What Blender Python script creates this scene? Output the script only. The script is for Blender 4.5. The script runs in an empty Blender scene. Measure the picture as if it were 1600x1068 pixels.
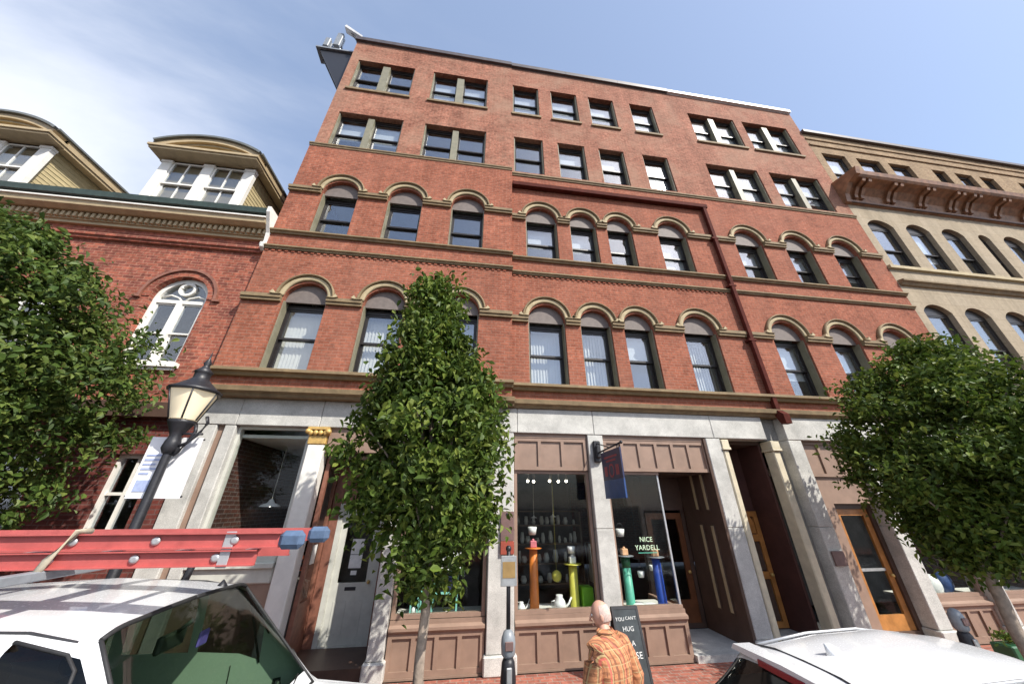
import bpy, bmesh, math, random
from mathutils import Vector, Matrix
import numpy as np
random.seed(7); rng = np.random.default_rng(7)
S = bpy.context.scene; COL = S.collection
PI = math.pi; R = math.radians

# ------------------------------------------------------------------ camera
cam = bpy.data.objects.new('camera', bpy.data.cameras.new('camera')); COL.objects.link(cam)
cam.location = (0, -7.1, 2.457)
yaw, pitch = R(7.945), R(26.4895)
cam.rotation_euler = (PI/2 + pitch, 0, -yaw)
cam.data.sensor_fit = 'HORIZONTAL'; cam.data.sensor_width = 36
cam.data.lens = 36*512.98/1600
cam.data.clip_start = .05; cam.data.clip_end = 2000
S.camera = cam

# ------------------------------------------------------------------ sun, sky
SUN_A, SUN_E = R(43), R(46)          # to the right of the facade normal / elevation
sun = bpy.data.objects.new('sun', bpy.data.lights.new('sun', 'SUN')); COL.objects.link(sun)
sdir = Vector((math.sin(SUN_A)*math.cos(SUN_E), -math.cos(SUN_A)*math.cos(SUN_E), math.sin(SUN_E)))
sun.rotation_euler = sdir.to_track_quat('Z', 'Y').to_euler()
sun.location = (10, -20, 25)
sun.data.energy = 3.4; sun.data.angle = R(.55); sun.data.color = (1, .95, .87)
W = bpy.data.worlds.new('World'); S.world = W; W.use_nodes = True
nt = W.node_tree; nt.nodes.clear()
def wn(t, **k):
    n = nt.nodes.new(t)
    for a, b in k.items(): setattr(n, a, b)
    return n
wo = wn('ShaderNodeOutputWorld'); bg = wn('ShaderNodeBackground'); bg.inputs['Strength'].default_value = .122
sky = wn('ShaderNodeTexSky', sky_type='NISHITA'); sky.sun_disc = False
sky.sun_elevation = SUN_E; sky.sun_rotation = PI - SUN_A
sky.air_density = 1.0; sky.dust_density = 1.6; sky.ozone_density = 2.6
tc = wn('ShaderNodeTexCoord')
sep = wn('ShaderNodeSeparateXYZ'); nt.links.new(tc.outputs['Generated'], sep.inputs[0])
mz = wn('ShaderNodeMath', operation='MAXIMUM'); nt.links.new(sep.outputs['Z'], mz.inputs[0]); mz.inputs[1].default_value = .02
az = wn('ShaderNodeMath', operation='ADD'); nt.links.new(mz.outputs[0], az.inputs[0]); az.inputs[1].default_value = .18
dx = wn('ShaderNodeMath', operation='DIVIDE'); nt.links.new(sep.outputs['X'], dx.inputs[0]); nt.links.new(az.outputs[0], dx.inputs[1])
dy = wn('ShaderNodeMath', operation='DIVIDE'); nt.links.new(sep.outputs['Y'], dy.inputs[0]); nt.links.new(az.outputs[0], dy.inputs[1])
cb = wn('ShaderNodeCombineXYZ'); nt.links.new(dx.outputs[0], cb.inputs[0]); nt.links.new(dy.outputs[0], cb.inputs[1])
mp = wn('ShaderNodeMapping'); nt.links.new(cb.outputs[0], mp.inputs[0]); mp.inputs['Rotation'].default_value = (0, 0, R(-35)); mp.inputs['Scale'].default_value = (.55, 1.5, 1)
cn = wn('ShaderNodeTexNoise'); nt.links.new(mp.outputs[0], cn.inputs['Vector']); cn.inputs['Scale'].default_value = 1.3; cn.inputs['Detail'].default_value = 7; cn.inputs['Roughness'].default_value = .55; cn.inputs['Distortion'].default_value = .5
# broad bank of thin cloud in the west (left), thinning out eastwards
wx = wn('ShaderNodeMath', operation='MULTIPLY_ADD'); nt.links.new(dx.outputs[0], wx.inputs[0]); wx.inputs[1].default_value = -.36; wx.inputs[2].default_value = -.04
wy = wn('ShaderNodeMath', operation='MULTIPLY_ADD'); nt.links.new(sep.outputs['Z'], wy.inputs[0]); wy.inputs[1].default_value = -.42; wy.inputs[2].default_value = .18
ws = wn('ShaderNodeMath', operation='ADD'); nt.links.new(wx.outputs[0], ws.inputs[0]); nt.links.new(wy.outputs[0], ws.inputs[1])
wc = wn('ShaderNodeClamp'); nt.links.new(ws.outputs[0], wc.inputs[0]); wc.inputs['Min'].default_value = -.06; wc.inputs['Max'].default_value = .36
cs = wn('ShaderNodeMath', operation='ADD'); nt.links.new(cn.outputs['Fac'], cs.inputs[0]); nt.links.new(wc.outputs[0], cs.inputs[1])
cr = wn('ShaderNodeMapRange'); nt.links.new(cs.outputs[0], cr.inputs[0]); cr.interpolation_type = 'SMOOTHSTEP'
cr.inputs[1].default_value = .40; cr.inputs[2].default_value = .90; cr.inputs[3].default_value = .0; cr.inputs[4].default_value = .95
mx = wn('ShaderNodeMix', data_type='RGBA'); nt.links.new(cr.outputs[0], mx.inputs[0]); 
vl = wn('ShaderNodeMix', data_type='RGBA'); vl.inputs[0].default_value = .34; nt.links.new(sky.outputs[0], vl.inputs[6]); vl.inputs[7].default_value = (2.7, 3.3, 4.5, 1)
nt.links.new(vl.outputs[2], mx.inputs[6]); mx.inputs[7].default_value = (4.5, 4.7, 5.2, 1)
nt.links.new(mx.outputs[2], bg.inputs['Color']); nt.links.new(bg.outputs[0], wo.inputs[0])
S.view_settings.view_transform = 'Standard'; S.view_settings.look = 'None'
S.view_settings.exposure = 0.95; S.view_settings.gamma = 1; S.view_settings.use_curve_mapping = False
S.cycles.max_bounces = 6; S.cycles.transparent_max_bounces = 12; S.cycles.diffuse_bounces = 3; S.cycles.glossy_bounces = 3
S.cycles.sample_clamp_indirect = 6; S.cycles.caustics_reflective = False; S.cycles.caustics_refractive = False
S.cycles.use_denoising = True

# ------------------------------------------------------------------ materials
def srgb(r, g, b):
    f = lambda c: (c/255/12.92) if c/255 <= .04045 else ((c/255+.055)/1.055)**2.4
    return (f(r), f(g), f(b), 1)
class NT:
    def __init__(s, name):
        s.m = bpy.data.materials.new(name); s.m.use_nodes = True; s.t = s.m.node_tree
        s.b = s.t.nodes['Principled BSDF']; s.out = s.t.nodes['Material Output']
    def n(s, t, ins={}, **k):
        n = s.t.nodes.new(t)
        for a, b in k.items(): setattr(n, a, b)
        for a, b in ins.items():
            if hasattr(b, 'is_output'): s.t.links.new(b, n.inputs[a])
            else: n.inputs[a].default_value = b
        return n
    def l(s, a, b): s.t.links.new(a, b)
    def pos(s): return s.n('ShaderNodeNewGeometry').outputs['Position']
def solid(name, col, rough=.6, var=.12, scale=6, bump=.15, fine=60, metal=0, spec=.5, dirt=0, coat=0):
    k = NT(name); p = k.pos()
    n1 = k.n('ShaderNodeTexNoise', {'Vector': p, 'Scale': scale, 'Detail': 5, 'Roughness': .6})
    n2 = k.n('ShaderNodeTexNoise', {'Vector': p, 'Scale': fine, 'Detail': 3})
    lo = tuple(c*(1-var*1.6) for c in col[:3])+(1,); hi = tuple(min(1, c*(1+var)) for c in col[:3])+(1,)
    r = k.n('ShaderNodeMapRange', {'Value': n1.outputs['Fac'], 'From Min': .3, 'From Max': .7})
    m = k.n('ShaderNodeMix', {0: r.outputs[0], 6: lo, 7: hi}, data_type='RGBA')
    src = m.outputs[2]
    if dirt:
        n3 = k.n('ShaderNodeTexNoise', {'Vector': p, 'Scale': 1.7, 'Detail': 8, 'Roughness': .7})
        r3 = k.n('ShaderNodeMapRange', {'Value': n3.outputs['Fac'], 'From Min': .52, 'From Max': .72, 'To Max': dirt})
        m3 = k.n('ShaderNodeMix', {0: r3.outputs[0], 6: src, 7: tuple(c*.45 for c in col[:3])+(1,)}, data_type='RGBA'); src = m3.outputs[2]
    k.l(src, k.b.inputs['Base Color'])
    rr = k.n('ShaderNodeMapRange', {'Value': n2.outputs['Fac'], 'To Min': max(0, rough-.1), 'To Max': min(1, rough+.1)}); k.l(rr.outputs[0], k.b.inputs['Roughness'])
    k.b.inputs['Metallic'].default_value = metal; k.b.inputs['Specular IOR Level'].default_value = spec; k.b.inputs['Coat Weight'].default_value = coat
    if bump:
        bp = k.n('ShaderNodeBump', {'Height': n2.outputs['Fac'], 'Strength': bump, 'Distance': .01}); k.l(bp.outputs[0], k.b.inputs['Normal'])
    return k.m
def brick(name, c1, c2, mortar, bw=.215, bh=.075, ms=.009, patch=None, bump=.5, flat=False, cvar=.35):
    k = NT(name); p = k.pos()
    s = k.n('ShaderNodeSeparateXYZ', {0: p})
    if flat: v = k.n('ShaderNodeCombineXYZ', {0: s.outputs['X'], 1: s.outputs['Y']})
    else:
        u = k.n('ShaderNodeMath', {0: s.outputs['X'], 1: s.outputs['Y']}, operation='ADD')
        v = k.n('ShaderNodeCombineXYZ', {0: u.outputs[0], 1: s.outputs['Z']})
    b = k.n('ShaderNodeTexBrick', {'Vector': v.outputs[0], 'Color1': c1, 'Color2': c2, 'Mortar': mortar, 'Scale': 1, 'Mortar Size': ms, 'Mortar Smooth': .15, 'Bias': 0, 'Brick Width': bw, 'Row Height': bh})
    n1 = k.n('ShaderNodeTexNoise', {'Vector': p, 'Scale': .9, 'Detail': 8, 'Roughness': .68})
    n2 = k.n('ShaderNodeTexNoise', {'Vector': p, 'Scale': 11, 'Detail': 4, 'Roughness': .75})
    r1 = k.n('ShaderNodeMapRange', {'Value': n1.outputs['Fac'], 'From Min': .3, 'From Max': .7, 'To Min': 1-cvar*.55, 'To Max': 1+cvar*.5})
    r2 = k.n('ShaderNodeMapRange', {'Value': n2.outputs['Fac'], 'From Min': .3, 'From Max': .7, 'To Min': 1-cvar, 'To Max': 1+cvar})
    sv = k.n('ShaderNodeMapping', {0: p}); sv.inputs['Scale'].default_value = (2.6, 2.6, .22)
    n4 = k.n('ShaderNodeTexNoise', {'Vector': sv.outputs[0], 'Scale': 1.0, 'Detail': 6, 'Roughness': .7})
    r4 = k.n('ShaderNodeMapRange', {'Value': n4.outputs['Fac'], 'From Min': .34, 'From Max': .62, 'To Min': .84, 'To Max': 1.05})
    m0 = k.n('ShaderNodeMath', {0: r1.outputs[0], 1: r2.outputs[0]}, operation='MULTIPLY')
    mm = k.n('ShaderNodeMath', {0: m0.outputs[0], 1: r4.outputs[0]}, operation='MULTIPLY')
    mc = k.n('ShaderNodeVectorMath', {0: b.outputs['Color']}, operation='SCALE'); k.l(mm.outputs[0], mc.inputs['Scale'])
    src = mc.outputs[0]
    if patch:
        n3 = k.n('ShaderNodeTexNoise', {'Vector': p, 'Scale': .55, 'Detail': 7, 'Roughness': .72, 'Distortion': .6})
        r3 = k.n('ShaderNodeMapRange', {'Value': n3.outputs['Fac'], 'From Min': .45, 'From Max': .68, 'To Max': patch[1]})
        x = k.n('ShaderNodeMix', {0: r3.outputs[0], 6: src, 7: patch[0]}, data_type='RGBA'); src = x.outputs[2]
    k.l(src, k.b.inputs['Base Color']); k.b.inputs['Roughness'].default_value = .85; k.b.inputs['Specular IOR Level'].default_value = .1
    h = k.n('ShaderNodeMath', {0: n2.outputs['Fac'], 1: .35}, operation='MULTIPLY')
    h2 = k.n('ShaderNodeMath', {0: h.outputs[0], 1: b.outputs['Fac']}, operation='SUBTRACT')
    bp = k.n('ShaderNodeBump', {'Height': h2.outputs[0], 'Strength': bump, 'Distance': .008}); k.l(bp.outputs[0], k.b.inputs['Normal'])
    return k.m
def glass(name, tint=(.8, .84, .84, 1), base=.06, ior=4.5, wob=.25, mul=.9):
    k = NT(name); k.t.nodes.remove(k.b); p = k.pos()
    n = k.n('ShaderNodeTexNoise', {'Vector': p, 'Scale': 1.3, 'Detail': 2})
    bp = k.n('ShaderNodeBump', {'Height': n.outputs['Fac'], 'Strength': wob, 'Distance': .02})
    lw = k.n('ShaderNodeLayerWeight', {'Blend': .5})
    pw = k.n('ShaderNodeMath', {0: lw.outputs['Facing'], 1: ior}, operation='POWER')
    a = k.n('ShaderNodeMath', {0: pw.outputs[0], 1: mul, 2: base}, operation='MULTIPLY_ADD', use_clamp=True)
    t = k.n('ShaderNodeBsdfTransparent', {'Color': tint}); g = k.n('ShaderNodeBsdfGlossy', {'Roughness': .05, 'Normal': bp.outputs[0], 'Color': (.95, .97, 1, 1)})
    mx = k.n('ShaderNodeMixShader', {0: a.outputs[0], 1: t.outputs[0], 2: g.outputs[0]}); k.l(mx.outputs[0], k.out.inputs[0])
    return k.m
def granite(name, col):
    k = NT(name); p = k.pos()
    n1 = k.n('ShaderNodeTexNoise', {'Vector': p, 'Scale': 90, 'Detail': 2})
    n2 = k.n('ShaderNodeTexNoise', {'Vector': p, 'Scale': 2.2, 'Detail': 7, 'Roughness': .7})
    v = k.n('ShaderNodeTexVoronoi', {'Vector': p, 'Scale': 26})
    r0 = k.n('ShaderNodeMapRange', {'Value': v.outputs['Distance'], 'From Min': .06, 'From Max': .16, 'To Min': .55, 'To Max': 1})
    r1 = k.n('ShaderNodeMapRange', {'Value': n1.outputs['Fac'], 'From Min': .3, 'From Max': .7, 'To Min': .75, 'To Max': 1.15})
    r2 = k.n('ShaderNodeMapRange', {'Value': n2.outputs['Fac'], 'From Min': .35, 'From Max': .65, 'To Min': .72, 'To Max': 1.08})
    a = k.n('ShaderNodeMath', {0: r1.outputs[0], 1: r2.outputs[0]}, operation='MULTIPLY'); b = k.n('ShaderNodeMath', {0: a.outputs[0], 1: r0.outputs[0]}, operation='MULTIPLY')
    s = k.n('ShaderNodeVectorMath', {0: col[:3]}, operation='SCALE'); k.l(b.outputs[0], s.inputs['Scale'])
    k.l(s.outputs[0], k.b.inputs['Base Color']); k.b.inputs['Roughness'].default_value = .8
    bp = k.n('ShaderNodeBump', {'Height': n1.outputs['Fac'], 'Strength': .3, 'Distance': .006}); k.l(bp.outputs[0], k.b.inputs['Normal'])
    return k.m
def emit(name, col, st):
    k = NT(name); k.b.inputs['Base Color'].default_value = col; k.b.inputs['Emission Color'].default_value = col; k.b.inputs['Emission Strength'].default_value = st
    return k.m
def leafmat(name, c1, c2, c3):
    k = NT(name); g = k.n('ShaderNodeNewGeometry')
    cr = k.n('ShaderNodeValToRGB', {0: g.outputs['Random Per Island']})
    cr.color_ramp.elements[0].color = c1; cr.color_ramp.elements[1].color = c3
    e = cr.color_ramp.elements.new(.55); e.color = c2
    n = k.n('ShaderNodeTexNoise', {'Vector': g.outputs['Position'], 'Scale': 1.6, 'Detail': 3})
    r = k.n('ShaderNodeMapRange', {'Value': n.outputs['Fac'], 'From Min': .3, 'From Max': .7, 'To Min': .7, 'To Max': 1.3})
    s = k.n('ShaderNodeVectorMath', {0: cr.outputs[0]}, operation='SCALE'); k.l(r.outputs[0], s.inputs['Scale'])
    k.l(s.outputs[0], k.b.inputs['Base Color']); k.b.inputs['Roughness'].default_value = .5; k.b.inputs['Specular IOR Level'].default_value = .25
    tr = k.n('ShaderNodeBsdfTranslucent'); k.l(s.outputs[0], tr.inputs['Color'])
    mx = k.n('ShaderNodeMixShader', {0: .28, 1: k.b.outputs[0], 2: tr.outputs[0]}); k.l(mx.outputs[0], k.out.inputs[0])
    return k.m
def plaid(name):
    k = NT(name); p = k.n('ShaderNodeTexCoord').outputs['Object']; s = k.n('ShaderNodeSeparateXYZ', {0: p})
    def stripes(src, f, w):
        a = k.n('ShaderNodeMath', {0: src, 1: f}, operation='MULTIPLY'); b = k.n('ShaderNodeMath', {0: a.outputs[0]}, operation='FRACT')
        return k.n('ShaderNodeMath', {0: b.outputs[0], 1: w}, operation='LESS_THAN').outputs[0]
    xy = k.n('ShaderNodeMath', {0: s.outputs['X'], 1: s.outputs['Y']}, operation='ADD').outputs[0]
    base = (.52, .22, .10, 1); src = None
    def lay(src, fac, col, amt):
        m = k.n('ShaderNodeMath', {0: fac, 1: amt}, operation='MULTIPLY')
        return k.n('ShaderNodeMix', {0: m.outputs[0], 6: src, 7: col}, data_type='RGBA').outputs[2]
    src = lay(base, stripes(xy, 22, .40), (.14, .055, .035, 1), .75)
    src = lay(src, stripes(s.outputs['Z'], 20, .42), (.22, .085, .04, 1), .5)
    src = lay(src, stripes(xy, 11, .09), (.55, .42, .20, 1), .7)
    src = lay(src, stripes(s.outputs['Z'], 10, .07), (.5, .36, .18, 1), .6)
    src = lay(src, stripes(xy, 7, .06), (.6, .12, .10, 1), .8)
    k.l(src, k.b.inputs['Base Color']); k.b.inputs['Roughness'].default_value = .9
    n = k.n('ShaderNodeTexNoise', {'Vector': p, 'Scale': 9, 'Detail': 4, 'Distortion': 1.2}); bp = k.n('ShaderNodeBump', {'Height': n.outputs['Fac'], 'Strength': .6, 'Distance': .03}); k.l(bp.outputs[0], k.b.inputs['Normal'])
    return k.m

M = {}
M['brick'] = brick('red_brick', (.34, .116, .069, 1), (.25, .083, .051, 1), (.30, .15, .105, 1), cvar=.34, patch=((.32, .15, .105, 1), .4))
M['brick_up'] = brick('weathered_brick', (.36, .152, .10, 1), (.26, .102, .068, 1), (.34, .19, .135, 1), patch=((.37, .235, .165, 1), .7), cvar=.45)
M['brick_left'] = brick('mottled_red_brick', (.345, .108, .068, 1), (.19, .064, .049, 1), (.32, .16, .11, 1), cvar=.45)
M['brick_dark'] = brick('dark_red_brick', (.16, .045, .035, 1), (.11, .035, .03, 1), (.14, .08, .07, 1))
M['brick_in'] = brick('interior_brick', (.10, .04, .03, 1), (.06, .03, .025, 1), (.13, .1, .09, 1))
M['brick_tan'] = brick('tan_brick', (.34, .235, .14, 1), (.26, .17, .10, 1), (.36, .29, .2, 1), cvar=.3)
M['paver'] = brick('sidewalk_brick', (.36, .13, .09, 1), (.25, .095, .07, 1), (.28, .2, .16, 1), bw=.2, bh=.1, flat=True)
M['limestone'] = brick('tan_limestone', (.385, .32, .235, 1), (.36, .295, .21, 1), (.29, .235, .165, 1), bw=.9, bh=.42, ms=.008, bump=.25, cvar=.14)
M['stone'] = solid('olive_brownstone', (.23, .165, .088, 1), .8, .18, 5, .3, dirt=.5)
M['stone_lt'] = solid('pale_sandstone', (.43, .35, .21, 1), .8, .14, 6, .25, dirt=.3)
M['stone_dk'] = solid('dark_brownstone', (.13, .08, .045, 1), .8, .2, 6, .3)
M['granite'] = granite('grey_granite', (.56, .55, .51, 1))
M['granite_dk'] = granite('shaded_granite', (.30, .295, .28, 1))  # darker copy of the granite; the recess shade is put into its colour
M['cream'] = solid('cream_paint', (.62, .55, .40, 1), .5, .1, 5, .1, dirt=.35)
M['white'] = solid('white_paint', (.78, .76, .70, 1), .5, .06, 5, .08, dirt=.2)
M['offwhite'] = solid('pale_grey_paint', (.56, .56, .50, 1), .5, .08, 5, .08, dirt=.25)
M['brown'] = solid('mauve_brown_paint', (.285, .19, .14, 1), .5, .1, 4, .08, dirt=.25)
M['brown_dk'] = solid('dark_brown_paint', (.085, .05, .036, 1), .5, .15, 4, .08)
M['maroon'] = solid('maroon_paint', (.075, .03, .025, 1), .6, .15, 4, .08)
M['redbrown'] = solid('red_brown_paint', (.24, .10, .065, 1), .55, .2, 9, .1, dirt=.4)
M['tan_trim'] = solid('tan_trim_paint', (.44, .34, .20, 1), .6, .1, 5, .1, dirt=.3)
M['olive_case'] = solid('grey_olive_casing', (.22, .205, .14, 1), .55, .12, 5, .1)
M['clap'] = solid('ochre_clapboard_paint', (.52, .43, .24, 1), .6, .1, 7, .1, dirt=.2)
M['frame'] = solid('bronze_window_frame', (.022, .018, .017, 1), .4, .2, 8, .05)
M['tymp'] = solid('grey_arch_panel', (.165, .135, .12, 1), .7, .12, 9, .1)
M['copper'] = solid('weathered_copper', (.27, .135, .07, 1), .5, .3, 5, .2, metal=.15, dirt=.5)
M['copper_dk'] = solid('dark_copper', (.10, .05, .03, 1), .45, .3, 5, .2, metal=.3)
M['gutter'] = solid('dark_green_gutter', (.035, .06, .05, 1), .5, .25, 6, .1)
M['slate'] = solid('slate_roof', (.10, .10, .105, 1), .7, .2, 4, .3)
M['roofedge'] = solid('grey_roof_edge', (.13, .14, .135, 1), .5, .15, 5, .1)
M['coping'] = solid('dark_metal_coping', (.075, .06, .06, 1), .5, .2, 5, .1)
M['coping_br'] = solid('white_strip_glint_coping', (.62, .62, .62, 1), .4, .1, 5, .1)  # sun glint on the coping put into the colour; also the white strip
M['pipe'] = solid('dark_red_downspout', (.085, .022, .016, 1), .8, .2, 6, .1, spec=.08)
M['iron'] = solid('black_iron', (.018, .018, .022, 1), .45, .2, 20, .15)
M['greymetal'] = solid('grey_painted_metal', (.24, .26, .28, 1), .4, .12, 12, .1)
M['steel'] = solid('galvanised_steel', (.45, .46, .46, 1), .4, .12, 14, .1, metal=.6)
M['glass'] = glass('upper_window_glass', (.93, .95, .96, 1), .16, 4.2, .12)
M['glass_shop'] = glass('shop_glass', (.955, .97, .96, 1), .015, 5, .10)
M['glass_left'] = glass('old_window_glass', (.85, .88, .9, 1), .12, 4.5)
M['car_glass'] = glass('green_tinted_glass', (.50, .64, .50, 1), .035, 4.5, .0)
M['car_dark'] = glass('dark_privacy_glass', (.16, .18, .18, 1), .03, 4.5, .0)
M['blind'] = solid('cream_blind_fabric', (.76, .73, .64, 1), .8, .05, 5, .05)
M['shade'] = solid('white_reflection_blind', (.72, .74, .74, 1), .8, .04, 5, .05)
M['plaster'] = solid('interior_plaster', (.52, .51, .47, 1), .9, .06, 2, .05)
M['ceiling'] = solid('interior_ceiling', (.60, .61, .56, 1), .9, .05, 2, .05)
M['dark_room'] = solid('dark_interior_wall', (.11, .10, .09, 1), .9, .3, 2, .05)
M['floor_wood'] = solid('interior_floor', (.14, .09, .05, 1), .6, .2, 3, .05)
M['wood'] = solid('orange_varnished_wood', (.44, .19, .055, 1), .35, .22, 4, .1)
M['wood_dk'] = solid('dark_varnished_wood', (.16, .06, .025, 1), .35, .22, 4, .1)
M['gold'] = solid('gilded_paint', (.62, .40, .13, 1), .45, .2, 14, .2, metal=.2)
M['asphalt'] = solid('asphalt', (.05, .05, .052, 1), .9, .25, 3, .6, 120)
M['kerb'] = granite('granite_kerb', (.38, .37, .35, 1))
M['paint_white'] = solid('road_paint', (.7, .7, .67, 1), .7, .12, 6, .1, dirt=.4)
M['bark'] = solid('pale_smooth_bark', (.30, .24, .19, 1), .85, .22, 14, .5, 40, dirt=.3)
M['leaf'] = leafmat('tree_leaves', (.038, .068, .012, 1), (.084, .138, .02, 1), (.18, .22, .04, 1))
M['leaf2'] = leafmat('darker_tree_leaves', (.034, .064, .014, 1), (.072, .12, .022, 1), (.15, .19, .042, 1))
M['car_white'] = solid('white_car_paint', (.66, .67, .68, 1), .25, .02, 3, 0, coat=.5)
M['rubber'] = solid('black_rubber', (.02, .02, .021, 1), .7, .15, 20, .1)
M['plastic'] = solid('dark_plastic', (.03, .03, .032, 1), .5, .15, 20, .1)
M['seat'] = solid('olive_seat_cloth', (.17, .17, .075, 1), .9, .15, 20, .2)
M['dash'] = solid('dashboard_plastic', (.035, .05, .04, 1), .7, .15, 20, .1)
M['lampred'] = solid('red_lamp_lens', (.22, .006, .018, 1), .2, .1, 20, 0)
M['lamporange'] = solid('amber_lamp_lens', (.6, .2, .02, 1), .2, .1, 20, 0)
M['ladder'] = solid('red_fibreglass', (.46, .10, .09, 1), .5, .12, 8, .1, dirt=.2)
M['alu'] = solid('aluminium', (.5, .51, .52, 1), .4, .1, 12, .05, metal=.5)
M['boot'] = solid('blue_grey_boot', (.075, .12, .20, 1), .8, .15, 16, .2)
M['strap'] = solid('tan_canvas_strap', (.42, .37, .28, 1), .9, .15, 16, .2)
M['skin'] = solid('skin', (.55, .30, .215, 1), .55, .08, 12, .05)
M['hair'] = solid('white_stubble', (.56, .42, .36, 1), .8, .15, 60, .2)
M['plaid'] = plaid('plaid_shirt_cloth')
M['denim'] = solid('blue_denim', (.045, .065, .12, 1), .9, .15, 14, .3)
M['shoe'] = solid('brown_shoe_leather', (.07, .04, .025, 1), .6, .15, 14, .1)
M['slateboard'] = solid('chalkboard', (.035, .045, .05, 1), .7, .25, 6, .1)
M['chalk'] = solid('white_chalk', (.72, .74, .72, 1), .95, .2, 60, .2)
M['navy'] = solid('navy_sign_paint', (.018, .022, .07, 1), .45, .1, 9, .05)
M['signblue'] = solid('blue_sign_band', (.02, .06, .19, 1), .45, .1, 9, .05)
M['signred'] = solid('dull_red_print', (.24, .045, .06, 1), .6, .1, 9, .05)
M['plaque_br'] = solid('brown_plaque', (.16, .095, .085, 1), .55, .12, 9, .05)
M['plaque_rd'] = solid('red_plaque', (.30, .06, .035, 1), .55, .12, 9, .05)
M['lampglass'] = emit('frosted_lamp_panel', (.85, .74, .52, 1), .12)
M['bulb'] = emit('lit_bulb', (1, .93, .8, 1), 9)
M['banner'] = solid('white_banner_vinyl', (.78, .78, .80, 1), .6, .05, 4, .05)
M['bannerblue'] = solid('pale_blue_print', (.36, .42, .62, 1), .6, .1, 30, .05)
for n_, c_ in dict(orange=(.70, .20, .03), yellow=(.62, .58, .09), teal=(.10, .42, .30), blue=(.015, .06, .36), lime=(.16, .42, .02), peach=(.72, .40, .22), green_dk=(.02, .10, .045), aqua=(.22, .52, .45), purple=(.22, .12, .62), white_gl=(.8, .8, .78), leafred=(.45, .10, .03), paper=(.8, .8, .78), black_sl=(.015, .015, .02), pink=(.6, .18, .22)).items():
    M[n_] = solid(n_+'_finish', c_+(1,), .45, .1, 9, .05)
M['sign_tan'] = solid('tan_sign_field', (.30, .19, .07, 1), .5, .15, 9, .05)
M['letter'] = solid('pale_green_lettering', (.62, .78, .55, 1), .5, .05, 9, 0)

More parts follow.
